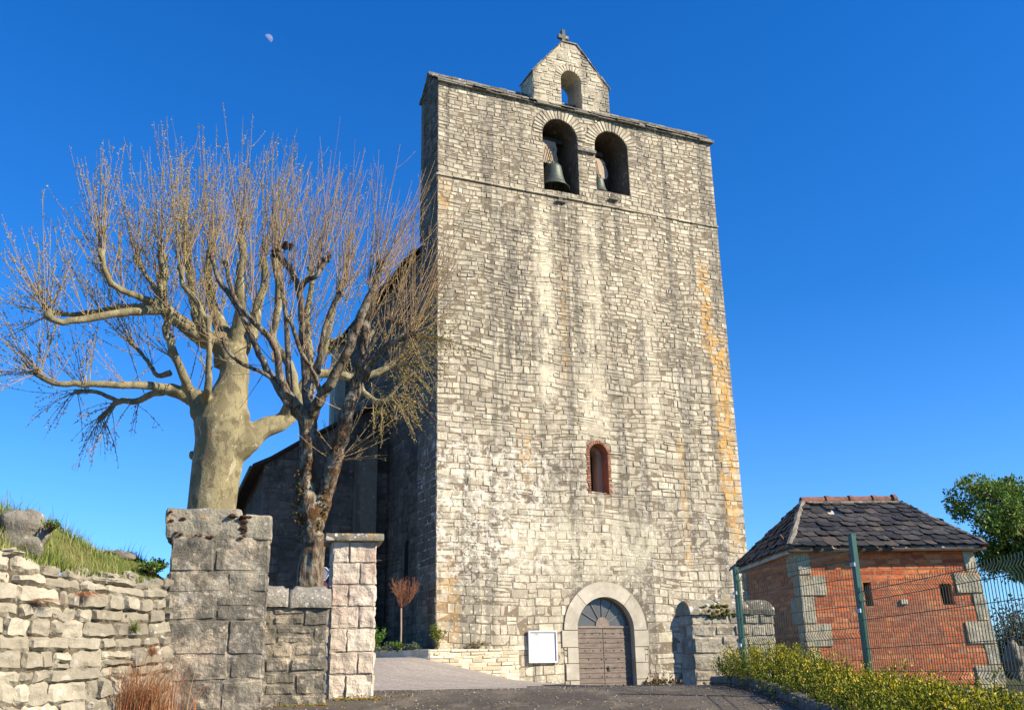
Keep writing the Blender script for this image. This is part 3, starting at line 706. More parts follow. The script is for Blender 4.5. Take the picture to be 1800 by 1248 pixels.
# sunlit corner of the far transept above the eaves
tu0, tz0 = onF(592, 600, 13.0); tu1, tz1 = onF(640, 585, 13.0); tzb = onF(600, 650, 13.0)[1]
mtr = MB(); mtr.box(tu0, .0, 13.0, 14.0, 8, tz0 - .12); mtr.build('transept_wall', M['tower'], church)
mtg = MB(); mtg.add([(tu0 - .35, 12.7, tz0 - .14), (.0, 12.7, tz0 - .14), (.0, 14.6, tz0 - .14), (tu0 - .35, 14.6, tz0 - .14), (tu0 - .35, 12.7, tz0), (.0, 12.7, tz0 + .35), (.0, 14.6, tz0 + .35), (tu0 - .35, 14.6, tz0)],
                    [(0, 1, 2, 3), (4, 5, 6, 7), (0, 1, 5, 4), (0, 4, 7, 3), (2, 3, 7, 6)]); mtg.build('transept_roof', M['lauze'], church)

# ------------------------------------------------------------------ bells
def bell(u0, vv, zt_, r, h, label):
    e = empty('bell', label, 'bell', cl(u0, vv, zt_ - h), AL, 'bells in the two arched openings')
    mb = MB(); pf = [(.0, 1.0), (.30, .995), (.46, .96), (.53, .90), (.56, .80), (.60, .60), (.66, .40), (.76, .20), (.88, .08), (1.0, .0), (.94, -.01), (.80, .06), (.5, .3), (.0, .5)]
    n_ = 28; vs = [(math.cos(2 * math.pi * j / n_) * r * a, math.sin(2 * math.pi * j / n_) * r * a, h * b) for (a, b) in pf for j in range(n_)]
    mb.add(vs, [(i * n_ + j, i * n_ + (j + 1) % n_, (i + 1) * n_ + (j + 1) % n_, (i + 1) * n_ + j) for i in range(len(pf) - 1) for j in range(n_)])
    mb.build('bell_body', M['bronze'], e, True)
    m2 = MB()
    for s_ in (-1, 1): m2.tube([(s_ * .10 * r, 0, h), (s_ * .34 * r, 0, h + .05), (s_ * .34 * r, 0, h + .15), (s_ * .16 * r, 0, h + .18)], .028, 6)
    m2.tube([(0, 0, h), (0, 0, h + .18)], .05, 8)
    m2.build('crown', M['bronze'], e)
    m3 = MB()
    for s_ in (-.36, -.08, .18, .42): m3.tube([(s_ * .35 * r, -.03, h + .10), (s_ * .9 * r, .42, h + 1.35)], .013, 5)
    m3.build('hanger_rods', M['iron'], e)
    m4 = MB(); m4.box(-.95 * r - .1, .95 * r + .1, -.11 + .5, .11 + .5, h + 1.3, h + 1.5); m4.build('headstock', plain('old_oak', (.06, .045, .035), None, 8, .85), e)
    m5 = MB(); m5.tube([(0, 0, h * .5), (0, 0, .06)], .02, 6); m5.blob((0, 0, .03), .07, .5, 0, 8, 6); m5.build('clapper', M['iron'], e)
bu, bz = onF(972, 291, .45)
bell(bu, .45, bz, .64, 1.06, 'big grey green bronze bell hanging in the left arched opening')
bu, bz = onF(1051, 314, .45)
bell(bu, .45, bz, .43, .72, 'smaller bronze bell partly hidden in the right arched opening')

# ------------------------------------------------------------------ notice board
su0, sz1 = onF(928, 1108, -.08); su1, sz0 = onF(980, 1164, -.08)
nb = empty('notice_board', 'white framed notice board with pale blue poster on wall left of church door', 'notice board', cl(0, 0, 0), AL)
mb = MB(); fw = .05
white = plain('white_enamel', (.62, .62, .61), (.57, .57, .57), 3, .35, .4)
for (a, b, c_, d_) in ((su0, su1, sz0, sz0 + fw), (su0, su1, sz1 - fw, sz1), (su0, su0 + fw, sz0 + fw, sz1 - fw), (su1 - fw, su1, sz0 + fw, sz1 - fw)): mb.box(a, b, -.13, -.055, c_, d_)
mb.build('frame', white, nb)
mb = MB(); mb.box(su0 + fw, su1 - fw, -.085, -.06, sz0 + fw, sz1 - fw); mb.build('panel', white, nb)
mb = MB(); w_, h_ = su1 - su0, sz1 - sz0
mb.add([(su0 + w_ * .15, -.088, sz0 + h_ * .50), (su0 + w_ * .40, -.088, sz0 + h_ * .49), (su0 + w_ * .38, -.088, sz0 + h_ * .64), (su0 + w_ * .16, -.088, sz0 + h_ * .65)], [(0, 1, 2, 3)])
mb.build('poster', plain('pale_blue_print', (.36, .57, .60), (.44, .60, .62), 9, .6), nb)
mb = MB(); mb.tube([(su0 + w_ * (.28 + .065 * math.cos(a)), -.089, sz0 + h_ * (.845 + .05 * math.sin(a))) for a in np.linspace(-.3, math.pi + .3, 10)], .010, 4)
mb.tube([(su0 + w_ * .16, -.088, sz0 + h_ * .92), (su0 + w_ * .38, -.088, sz0 + h_ * .92)], .003, 4); mb.build('printed_mark', plain('grey_print', (.22, .24, .27), None, 9, .6), nb)

# ------------------------------------------------------------------ raised bed along the tower
pc = onF(755, 1140, -.42)
pb = empty('planter_wall', 'low cream stone retaining wall of the flower bed at the tower foot', 'wall', CO, AL)
mb = MB(); u0 = pc[0]; zt_ = 2.36
WC = cl(u0, -.42); PHI = R(22); dW = Vector((-math.cos(PHI), math.sin(PHI), 0)); nW = Vector((math.sin(PHI), math.cos(PHI), 0))
def W(t, b, z=2.3): return WC + dW * t + nW * b + Vector((0, 0, z))
def toch(p): q = Vector(p) - CO; return (q.dot(CU), q.dot(CV), q.z)
frp = lambda s_, z_, h: (s_, -.42 - h, z_)
mb.box(u0, 2.75, -.42, -.10, .9, zt_ - .01)
masonry(mb, u0, 2.75, 1.2, zt_, frp, (.09, .17), (.22, .5), gap=.010, proud=.02, bw=.012, rough=.015, sd=41, warp=.02, jit=.008, n=2)
mb.build('front_stones', M['pale'], pb)
mb = MB(); mb.add([toch(W(0, 0, .9)), toch(W(4.2, 0, .9)), toch(W(4.2, 0, zt_ - .01)), toch(W(0, 0, zt_ - .01)), toch(W(0, .2, zt_ - .01)), toch(W(4.2, .2, zt_ - .01))], [(0, 1, 2, 3), (3, 2, 5, 4)])
masonry(mb, 0, 4.2, 1.6, zt_, lambda s_, z_, h: toch(W(s_, -h, z_)), (.1, .17), (.25, .5), gap=.01, proud=.02, bw=.012, rough=.01, sd=42, warp=.01); mb.build('side_stones', M['pale'], pb)
mb = MB(); mb.add([toch(W(.05, .05, zt_ - .06)), toch(W(4.2, .05, zt_ - .06)), (-.3, 6, zt_ - .06), (0, 6, zt_ - .06), (0, -.05, zt_ - .06), (2.7, -.05, zt_ - .06), (2.7, -.3, zt_ - .06), (u0 + .2, -.3, zt_ - .06)], [(0, 1, 2, 3, 4), (0, 4, 5, 6, 7)])
mb.build('soil', M['earth'], pb)

# ------------------------------------------------------------------ foliage helpers
def leaf_mat(name, a, b, c_=None, trans=.25):
    N = NT(name, .55, .3); t = N.attr(); cs = [(0, a), (1, b)] if c_ is None else [(0, a), (.6, b), (1, c_)]
    cc = N.ramp(t, cs); N.col(cc)
    tr = N.new('ShaderNodeBsdfTranslucent'); N.put(tr.inputs[0], N.mix(1.0, cc, (1.0, 1.0, .6), 'MULTIPLY')); mx_ = N.new('ShaderNodeMixShader'); mx_.inputs[0].default_value = trans
    out = N.t.nodes['Material Output']; N.t.links.new(N.b.outputs[0], mx_.inputs[1]); N.t.links.new(tr.outputs[0], mx_.inputs[2]); N.t.links.new(mx_.outputs[0], out.inputs[0]); return N.m
def leaf(mb, p, d, up, l, w_, t, fold=.25):
    d = d.normalized(); s_ = d.cross(up)
    s_ = s_.normalized() if s_.length > 1e-4 else d.orthogonal().normalized(); n_ = s_.cross(d)
    mb.add([p, p + d * l * .5 + s_ * w_ + n_ * w_ * fold, p + d * l, p + d * l * .5 - s_ * w_ + n_ * w_ * fold], [(0, 1, 2), (0, 2, 3)], t)
def rv(r, z=None):
    while True:
        v_ = Vector((r.uniform(-1, 1), r.uniform(-1, 1), r.uniform(-1, 1)))
        if .05 < v_.length < 1: return v_.normalized()
def blade(mb, p, h, lean, w_, t, r, k=3):
    s_ = Vector((r.uniform(-1, 1), r.uniform(-1, 1), 0)).normalized() * w_; vs = []
    for i in range(k + 1):
        q = i / k; c_ = Vector(p) + Vector((0, 0, h * q)) + lean * (q * q) - Vector((0, 0, lean.length * q * q * .35)); ww = 1 - q
        if i < k: vs += [c_ - s_ * ww, c_ + s_ * ww]
        else: vs.append(c_)
    fs = [(2 * i, 2 * i + 1, 2 * i + 3, 2 * i + 2) for i in range(k - 1)] + [(2 * k - 2, 2 * k - 1, 2 * k)]
    mb.add(vs, fs, t)
def shrub(name, label, cat, loc, rx_, h, leafn, lsz, mat, seed, group=None, stemc=None, spiky=.35):
    r = random.Random(seed); e = empty(name, label, cat, loc, 0, group)
    mbs = MB(); mbl = MB(); ns = 14
    for i in range(ns):
        a = r.uniform(0, 6.28); q = r.random() ** .5; tip = Vector((math.cos(a) * rx_ * q, math.sin(a) * rx_ * q, h * r.uniform(.6, 1.05) * (1 - spiky * q)))
        mid = Vector((tip.x * .35, tip.y * .35, tip.z * .5)); mbs.tube([(0, 0, 0), mid, tip], [.012, .008, .004], 4)
        for j in range(leafn // ns):
            q2 = r.random() ** .6; base = mid.lerp(tip, q2) if q2 > .2 else Vector((0, 0, 0)).lerp(mid, .5 + q2)
            p = base + rv(r) * r.uniform(.01, .09) * (rx_ / .4)
            leaf(mbl, p, rv(r) + Vector((0, 0, .6)), rv(r), lsz * r.uniform(.7, 1.3), lsz * .3, r.random())
    mbs.build('stems', M['twig'], e); mbl.build('leaves', mat, e); return e
M['twig'] = plain('brown_twigs', (.13, .085, .055), (.08, .05, .035), 9, .9, .1)
M['leaf_g'] = leaf_mat('bright_green_leaves', (.05, .13, .02), (.14, .26, .03))
M['leaf_d'] = leaf_mat('dark_green_leaves', (.035, .075, .015), (.11, .19, .03), (.22, .31, .05))
M['leaf_v'] = leaf_mat('grey_green_leaves', (.07, .11, .07), (.16, .20, .12))
def bed(px, py, v_=None, u_=None):
    return None
shrub('shrub', 'yellow green upright shrub at the corner of the tower', 'shrub', cl(-.02, -.22, 2.3), .33, 1.05, 900, .055, leaf_mat('yellow_green_leaves', (.07, .10, .015), (.20, .24, .03)), 3)
shrub('shrub', 'small brownish spreading shrub on the cream retaining wall under the tower', 'shrub', cl(1.35, -.2, 2.28), .34, .42, 380, .04, leaf_mat('olive_brown_leaves', (.08, .08, .03), (.2, .15, .06)), 4)
shrub('shrub', 'bright green leafy shrub just right of the gate pillar', 'shrub', W(2.15, .15), .50, .95, 900, .07, M['leaf_g'], 5)
shrub('shrub', 'low green shrub at the foot of the small round headed tree', 'shrub', W(1.16, .0), .26, .45, 500, .05, M['leaf_g'], 6)
shrub('lavender', 'low grey green cushion plant between small tree and shrub', 'plant', W(.60, .05), .42, .30, 600, .05, M['leaf_v'], 7, 'grey green cushions in the bed', spiky=.6)
shrub('lavender', 'low grey green cushion plant left of the small tree', 'plant', W(1.62, .05), .36, .34, 500, .05, M['leaf_v'], 8, 'grey green cushions in the bed', spiky=.6)

# ------------------------------------------------------------------ small round-headed tree in the bed
def standard_tree():
    base = W(1.10, .10, 2.28); e = empty('young_tree', 'small bare round headed tree on a thin straight stem beside the tower', 'tree', base)
    ztop = atZ  # crown heights read from the photograph at this distance
    Y = base.y; hx = atY(703, 1068, Y).z - base.z; ht = atY(697, 1005, Y).z - base.z
    mb = MB(); mb.tube([(0, 0, -.1), (.01, 0, hx * .5), (0, 0, hx)], [.035, .03, .032], 7)
    mb.build('trunk', plain('pale_young_bark', (.32, .22, .16), (.25, .18, .13), 8, .8), e)
    mt_ = MB(); r = random.Random(5)
    H = ht - hx
    for i in range(15):
        a = r.uniform(0, 6.28); el_ = r.uniform(.35, 1.45); d = Vector((math.cos(a) * math.cos(el_), math.sin(a) * math.cos(el_), math.sin(el_))); L = H * r.uniform(.40, .55)
        p0 = Vector((0, 0, hx)); p1 = p0 + d * L * .6; p2 = p1 + (d + Vector((0, 0, .8))).normalized() * L * .5; mt_.tube([p0, p1, p2], [.018, .013, .009], 5)
        for j in range(13):
            f = r.random(); q = p0.lerp(p1, f * 2) if f < .3 else p1.lerp(p2, r.random()); d2 = (d * .7 + rv(r) * .55 + Vector((0, 0, .9))).normalized(); l2 = H * r.uniform(.22, .5) * (1 if q.z < hx + H * .5 else .7); e2 = q + d2 * l2 * .5; e3 = e2 + (d2 + rv(r) * .35 + Vector((0, 0, .2))).normalized() * l2 * .5
            mt_.tube([q, e2, e3], [.007, .005, .003], 3)
            for m in range(3): g3 = e2.lerp(e3, r.random()); mt_.tube([g3, g3 + (d2 + rv(r) * .8).normalized() * r.uniform(.05, .14)], [.004, .0025], 3)
    mt_.build('crown', plain('reddish_twigs', (.28, .12, .06), (.2, .09, .05), 9, .8), e)
standard_tree()

# ------------------------------------------------------------------ old gate pier, low wall, new gate pillar
FR = lambda y0: (lambda s_, z_, h: (s_, y0 - h, z_))
def pier_extra(N, c, cc):
    ed = N.noise(N.map(c, (1, 1, 1.5), (7, 7, 2)), 1.7, 8, .75); cc = N.mix(N.rng(ed, .50, .57, 0, .8), cc, (.40, .33, .24))
    v = N.noise(N.map(c, (1, 1, 1), (4, 1, 2)), 2.6, 7, .7); v2 = N.noise(N.map(c, (1, 1, 1), (1, 8, 3)), 6, 6, .7)
    cc = N.mix(N.rng(v, .44, .56, 0, .85), cc, (.105, .095, .075)); return N.mix(N.rng(v2, .56, .66, 0, .7), cc, (.50, .42, .30))
M['pier'] = stone_mat('weathered_pier_stone', [(0, (.18, .16, .13)), (.5, (.27, .24, .185)), (1, (.36, .32, .24))], grime=(.085, .08, .07), ga=.75, spots=.35, spot_sc=6, micro=.45, extra=pier_extra, bump=.02)
M['piercap'] = stone_mat('lichened_cap_stone', [(0, (.21, .19, .145)), (1, (.34, .31, .235))], grime=(.07, .062, .05), ga=.85, spots=.8, spot_sc=7, micro=.5, orange=True, bump=.02)
M['rubble'] = stone_mat('pale_rubble_stone', [(0, (.22, .195, .145)), (.4, (.29, .26, .195)), (.8, (.35, .315, .24)), (1, (.42, .38, .29))], grime=(.15, .135, .105), ga=.65, spots=.45, spot_sc=7, micro=.32, bump=.02, mic_sc=14)
M['darkgap'] = plain('dark_earth_joint', (.12, .095, .065), (.06, .05, .035), 12, .95, .1)
M['lime'] = plain('lime_mortar', (.36, .31, .24), (.22, .19, .15), 14, .95, .1, .01)
def irregular_box(mb, x0, x1, y0, y1, z0, z1, t=.5):
    mb.box(x0, x1, y0, y1, z0, z1, t)
def stone_box(mb, x0, x1, y0, y1, courses, ws, gap, proud, bw, rough, n, sd, tz=None, m=None, sides=(1, 1, 1), fq=8, jit=.006, vary=.01, mz=0.0):
    T = (lambda p: m @ Vector(p)) if m else (lambda p: Vector(p))
    f = lambda s_, z_, h: T((s_, y0 - h, z_)); l = lambda s_, z_, h: T((x0 - h, s_, z_)); r_ = lambda s_, z_, h: T((x1 + h, y1 - (s_ - y0), z_))
    z0, z1 = courses[0], courses[-1]
    kw = dict(gap=gap, proud=proud, bw=bw, rough=rough, n=n, courses=courses, ztop=tz, warp=.012, jit=jit, vary=vary, split=.06, fq=fq)
    masonry(mb, x0, x1, z0, z1, f, None, ws, sd=sd, **kw)
    masonry(mb, y0, y1, z0, z1, l, None, ws, sd=sd + 1, **kw); masonry(mb, y0, y1, z0, z1, r_, None, ws, sd=sd + 2, **kw)
# old pier, turned to face up the lane like the rest of the gateway
def turned(px, Y, th):
    o = atY(px, 1100, Y); o.z = 0; d_ = Vector((math.cos(th), math.sin(th), 0)); n_ = Vector((-d_.y, d_.x, 0))
    def loc(px_, py_):
        d = ray(px_, py_); t = ((o - EYE).dot(n_)) / d.dot(n_); p = EYE + d * t; return (p - o).dot(d_), p.z
    return o, loc
oP, lP = turned(289, 9.9, R(15)); x0p, x1p = 0.0, lP(472, 1000)[0]; PY = 0.0
zc = lambda py: lP(380, py)[1]
old = empty('gate_pier', 'broad old gate pier of dark weathered blocks in front of the thick plane tree', 'pillar', oP, R(15))
mb = MB(); mb.box(x0p + .005, x1p - .005, PY + .003, PY + .62, .8, zc(905)); mb.build('core', M['pier'], old)
mb = MB(); cs_ = [.95, zc(1248), zc(1196), zc(1152), zc(1091), zc(1042), zc(1006), zc(944)]
stone_box(mb, x0p, x1p, PY, PY + .62, cs_, (.34, .70), .003, .004, .02, .020, 10, 61, fq=7, jit=.012, vary=.005)
mb.build('shaft', M['pier'], old)
mb = MB(); xa = lP(293, 900)[0]
def capstone(mb, xa, xb, y0, y1, z0, z1, n=10, rough=.03, sd=0.0, t=.5):
    nx, nzv = n, max(3, int(n * (z1 - z0) / max(.1, xb - xa))); ny = max(3, int(n * (y1 - y0) / (xb - xa)))
    cx, cy, cz = (xa + xb) / 2, (y0 + y1) / 2, (z0 + z1) / 2; hx, hy, hz_ = (xb - xa) / 2, (y1 - y0) / 2, (z1 - z0) / 2; rd = min(hx, hy, hz_) * .22
    def P(x, y, z):
        q = Vector((max(-hx + rd, min(hx - rd, x)), max(-hy + rd, min(hy - rd, y)), max(-hz_ + rd, min(hz_ - rd, z)))); d = Vector((x, y, z)) - q
        p = q + (d.normalized() * rd if d.length > 1e-6 else d)
        k = rough * (noise.noise(Vector((p.x * 5 + sd, p.y * 5, p.z * 5))) + .5 * noise.noise(Vector((p.x * 14 + sd, p.y * 14, p.z * 14)))); dn = Vector((x / hx, y / hy, z / hz_)).normalized()
        return Vector((cx, cy, cz)) + p + dn * k
    for (ax, na, nb) in (('x', ny, nzv), ('y', nx, nzv), ('z', nx, ny)):
        for sg in (-1, 1):
            vs = []
            for j in range(nb + 1):
                for i in range(na + 1):
                    a, b = -1 + 2 * i / na, -1 + 2 * j / nb
                    vs.append(P(sg * hx, a * hy, b * hz_) if ax == 'x' else (P(a * hx, sg * hy, b * hz_) if ax == 'y' else P(a * hx, b * hy, sg * hz_)))
            mb.add(vs, [(j * (na + 1) + i, j * (na + 1) + i + 1, (j + 1) * (na + 1) + i + 1, (j + 1) * (na + 1) + i) for j in range(nb) for i in range(na)], t)
capstone(mb, xa, lP(428, 900)[0] - .01, PY - .005, PY + .64, zc(948) + .005, zc(893), 18, .022, 1, .5)
capstone(mb, lP(431, 900)[0], x1p + .01, PY - .012, PY + .64, zc(948) + .005, zc(903), 12, .02, 5, .9)
mb.build('cap_stones', M['piercap'], old, True)
M['moss'] = plain('rusty_moss', (.085, .03, .018), (.04, .025, .012), 30, .98, .05, .02)
M['mossg'] = plain('green_brown_moss', (.10, .085, .02), (.05, .06, .015), 30, .98, .05, .02)
mb = MB(); r = random.Random(8)
for k_ in range(26):
    px = r.choice([r.uniform(385, 430), r.uniform(405, 440), r.uniform(296, 330)]); a, b = lP(px, lerp(897, 906, (px - 290) / 140))
    mb.blob((a, r.uniform(-.04, .12), b - .015), r.uniform(.015, .035), r.random(), .5, 7, 5, (1.3, 1, .6), r.random() * 9)
for (px, py) in [(r.uniform(423, 432), r.uniform(905, 950)) for _ in range(16)] + [(345, 941), (352, 942), (365, 944), (372, 944), (310, 937), (318, 939), (302, 915), (322, 912)]:
    a, b = lP(px, py); mb.blob((a, -.018, b), r.uniform(.012, .02), r.random(), .5, 7, 5, (1.4, .5, .8), r.random() * 9)
tag(mb.build('moss', M['moss'], old), kind='stuff')

oL, lL = turned(462, 10.75, R(13)); LY = 0.0
lw = empty('low_wall', 'low grey stone wall with rounded lichened coping between old pier and gate pillar', 'wall', oL, R(13))
mb = MB(); xl0, xl1 = -.2, lL(576, 1100)[0]; zl = lambda py: lL(520, py)[1]
mb.box(xl0, xl1 - .01, LY + .005, LY + .42, .9, zl(1068)); mb.build('core', M['pier'], lw)
mb = MB(); stone_box(mb, xl0, xl1, LY, LY + .42, [1.0, zl(1222), zl(1182), zl(1156), zl(1132), zl(1100), zl(1068)], (.18, .42), .004, .006, .022, .018, 6, 71, fq=11, jit=.01, vary=.004)
mb.build('wall_stones', M['pier'], lw)
mb = MB()
xm = lerp(xl0, xl1, .52)
for (a, b, dz) in ((xl0, xm - .005, .01), (xm + .005, xl1 + .03, 0)):
    prof = [(LY - .04, zl(1068)), (LY - .05, zl(1055)), (LY + .06, zl(1040) + .03), (LY + .20, zl(1036) + .05), (LY + .36, zl(1040) + .03), (LY + .47, zl(1055)), (LY + .46, zl(1068))]
    K = 14; vs = []
    for i in range(K + 1):
        xx = lerp(a, b, i / K); e_ = min(i, K - i) / K; sh = 1.0 if e_ > .08 else .86
        for (y_, z_) in prof:
            q = noise.noise(Vector((xx * 6, y_ * 6, z_ * 6))) * .025; vs.append((xx, y_ + q, zl(1068) + (z_ - zl(1068)) * sh + dz + q * .8))
    P_ = len(prof); fs = [(i * P_ + j, (i + 1) * P_ + j, (i + 1) * P_ + j + 1, i * P_ + j + 1) for i in range(K) for j in range(P_ - 1)] + [tuple(range(P_)), tuple(K * P_ + j for j in range(P_))[::-1]]
    mb.add(vs, fs, rnd.random())
mb.build('coping', stone_mat('white_lichened_coping', [(0, (.20, .19, .16)), (1, (.26, .24, .20))], grime=(.09, .085, .07), ga=.7, spots=.95, spot_sc=13, micro=.6, bump=.02, spotc=(.48, .46, .41)), lw, True)

def pink(N, c, cc):
    v = N.noise(N.map(c, (1, 1, 1.2), (3, 1, 0)), 3.2, 5, .65); h = N.noise(c, 30, 5, .7)
    cc = N.mix(N.math('MULTIPLY', N.rng(v, .47, .60, 0, .75), N.rng(N.xyz(c)[2], 1.6, 2.4, .15, 1)), cc, (.36, .26, .20)); return N.mix(N.rng(h, .6, .75, 0, .3), cc, (.75, .70, .6))
M['newstone'] = stone_mat('split_face_cream_stone', [(0, (.50, .42, .33)), (1, (.64, .57, .46))], grime=(.34, .25, .19), ga=.35, spots=0, micro=.22, extra=pink, bump=.02)
gp_ = atY(611, 1100, 11.5); GP = empty('gate_pillar', 'slender cream split stone gate pillar with flat grey cap slab', 'pillar', (gp_.x, 11.72, 0), R(13))
wz_ = lambda py: atY(611, py, 11.5).z
mb = MB(); hw = .247; zs_ = [wz_(p) for p in (1222, 1185, 1146, 1105, 1066, 1028, 990, 952)]; zs_[0] = 1.22
mb.box(-hw + .004, hw - .004, -.246, .246, 1.1, zs_[-1]); mb.build('core', M['lime'], GP)
mb = MB()
for k_ in range(7):
    sp = (.62 if k_ % 2 == 0 else .36); a, b = zs_[k_], zs_[k_ + 1]; sp = 1 - sp
    for face in range(4):
        mrot = Matrix.Rotation(face * math.pi / 2, 4, 'Z'); f = (lambda m_: (lambda s_, z_, h: m_ @ Vector((s_, -.25 - h, z_))))(mrot)
        xm = lerp(-hw, hw, sp)
        for (p, q) in ((-hw, xm), (xm, hw)):
            stone(mb, [[p + .004, a + .004], [q - .004, a + .004], [q - .004, b - .004], [p + .004, b - .004]], f, .008, .010, .022, 8, rnd.random(), 11, rnd.random() * 30, .006, .05)
mb.build('shaft', M['newstone'], GP)
mb = MB(); capstone(mb, -.335, .335, -.33, .33, zs_[-1], zs_[-1] + .085, 12, .006, 3); mb.build('cap_slab', M['piercap'], GP)
mb = MB(); mb.tube([(.25, -.12, wz_(983)), (.33, -.12, wz_(983))], .008, 6); mb.build('hinge_pin', M['iron'], GP)

# ------------------------------------------------------------------ dry rubble wall at the left
A0 = Vector((atY(291, 1100, 9.86).x, 9.86, 0)); B0 = Vector((-4.62, 7.55, 0)); dR = (A0 - B0); LR = dR.length; dR.normalize(); nR = Vector((dR.y, -dR.x, 0))
rw = empty('rubble_wall', 'pale dry stone wall of uneven blocks running left from the old gate pier', 'wall')
frr = lambda s_, z_, h: tuple(A0 - dR * s_ + nR * (h - .09 * (z_ - 2.0)) + Vector((0, 0, z_)))
def pxz(s_, b, prof):   # height of a point above the wall line that reaches the outline seen in the photograph
    p = A0 - dR * s_ - nR * b; z = 2.5
    for _ in range(4):
        d = Vector((p.x, p.y, z)) - EYE; zz = d.dot(FW); px = IW / 2 + FPX * d.dot(RT) / zz; py = interp(px, prof); z = atY(px, py, p.y).z
    return z
def rubtop(s_):      # top edge read at pixels
    return pxz(s_, .06, [(-60, 950), (0, 960), (42, 968), (60, 990), (110, 1000), (160, 1008), (220, 1016), (290, 1016)]) + .02 * nz(s_ * 2.5, 3)
mb = MB(); K = 24
vs = []
for i in range(K + 1):
    s_ = -.2 + (LR + .8) * i / K; vs += [frr(s_, .3, -.015), frr(s_, rubtop(s_) - .06, -.015), frr(s_, rubtop(s_) - .12, -.3)]
mb.add(vs, [(i * 3 + j, (i + 1) * 3 + j, (i + 1) * 3 + j + 1, i * 3 + j + 1) for i in range(K) for j in range(2)]); mb.build('core', M['darkgap'], rw)
mb = MB()
masonry(mb, -.16, LR + .6, .75, 2.90, frr, (.09, .20), (.13, .38), gap=.002, proud=.022, bw=.028, rough=.034, jit=.016, n=8, sd=84, warp=.12, split=.22, vary=.018, tilt=.03, fq=8, ztop=rubtop)
mb.build('wall_stones', M['rubble'], rw)
mb = MB(); r = random.Random(21)
s_ = .3
while s_ < LR + .3 and s_ > 0:        # loose top stones
    l_ = r.uniform(.14, .30); p = Vector(frr(s_ + l_ / 2, rubtop(s_) + .02, -.08)); mb.blob(p - Vector((0, 0, .03)), .5, r.random(), .4, 18, 12, (l_, .26, r.uniform(.09, .15)), r.random() * 20, 2.6); s_ += l_ + r.uniform(.02, .25)
mb.build('top_stones', M['rubble'], rw)
# grassy bank behind the wall
def bankz(x, y):
    p = Vector((x, y, 0)) - A0; s_ = -p.dot(dR); b = -p.dot(nR) - .08   # distance behind the wall face
    lo = rubtop(max(0, s_)) - .015; hi = pxz(s_, .85, [(-200, 885), (0, 905), (60, 915), (100, 945), (140, 962), (235, 985), (300, 1000)])
    return lerp(lo, max(lo, hi), smooth(.0, .62, b)) + .025 * nz(x * 3, y * 3) - smooth(1.0, 5, b) * .9
mb = MB(); nx_, ny_ = 30, 14; vs = []
for j in range(ny_ + 1):
    for i in range(nx_ + 1):
        s_ = -.1 + (LR + 3.1) * i / nx_; b = .0 + 4.5 * (j / ny_) ** 1.5; p = A0 - dR * s_ - nR * (b + .08); vs.append((p.x, p.y, bankz(p.x, p.y)))
mb.add(vs, [(j * (nx_ + 1) + i, (j + 1) * (nx_ + 1) + i, (j + 1) * (nx_ + 1) + i + 1, j * (nx_ + 1) + i + 1) for j in range(ny_) for i in range(nx_)])
tag(mb.build('grass_bank', M['turf'], None, True), kind='structure')
M['bould'] = stone_mat('grey_boulder', [(0, (.17, .155, .13)), (1, (.24, .22, .18))], grime=(.11, .10, .08), ga=.6, spots=.7, spot_sc=9, micro=.4, bump=.03)
def boulder(px, py, Y, sx, sy, sz, label, sd):
    p = atY(px, py, Y); mb = MB(); mb.blob((0, 0, 0), 1, .6, .55, 26, 18, (sx, sy, sz), sd, 1.9); o = mb.build('boulder', M['bould'], None, True); o.location = p
    tag(o, label, 'rock')
boulder(32, 942, 8.75, .23, .2, .20, 'big rounded lichened boulder on the grassy bank at far left', 3)
boulder(205, 980, 10.05, .16, .14, .07, 'flat pale stone on the bank top left of the gate pier', 7)
M['grass'] = leaf_mat('spring_grass', (.10, .13, .03), (.20, .25, .05), (.40, .33, .16), .25)
M['dry'] = leaf_mat('dry_red_grass', (.30, .10, .045), (.42, .19, .09), (.48, .32, .16), .3)
mb = MB(); r = random.Random(31)
for k_ in range(15000):
    s_ = r.uniform(-.1, LR + 1.4); b = -.04 + 1.0 * r.random() ** 1.25
    p = A0 - dR * s_ - nR * (b + .08); den = nz(p.x * 2.2, p.y * 2.2, 5); 
    if den < -.2 and r.random() < .5: continue
    tall = (.5 + .5 * smooth(.1, .9, s_) * (1 - .35 * smooth(2.0, 3.0, s_)))
    h = r.uniform(.03, .13) * (1 + (r.random() < .18) * 1.0) * tall * (1 + max(0, den) * 1.0)
    dry = nz(p.x * 1.7 + 9, p.y * 1.7, 2) > .05 or s_ < .5; t = min(1, r.random() * .66 + (.36 if r.random() < (.75 if dry else .25) else 0))
    blade(mb, (p.x, p.y, bankz(p.x, p.y) - .02), h, Vector((r.uniform(-.5, .6), r.uniform(-.5, .2), 0)) * h * .8, r.uniform(.003, .006), t, r)
tag(mb.build('grass', M['grass']), kind='stuff')
def tuft(name, label, px, py, Y, n_, h, mat, seed, sp=.06, lean=.5, down=0.0, wid=.003):
    r = random.Random(seed); mb = MB()
    for k_ in range(n_):
        a = r.uniform(0, 6.28); hh = h * r.uniform(.4, 1); d = Vector((math.cos(a), math.sin(a), 0))
        p = Vector((r.gauss(0, sp), r.gauss(0, sp * .4), 0))
        blade(mb, p, hh * (1 - down * 1.7), (d * lean * r.uniform(.3, 1) + nR * .25) * hh, wid * r.uniform(.7, 1.2), r.random(), r, 4)
    o = mb.build(name, mat); o.location = atY(px, py, Y); tag(o, label, 'grass tuft'); return o
def onR(px, py):
    d = ray(px, py); t = ((A0 - EYE).dot(nR)) / d.dot(nR); return (EYE + d * t).y - .03
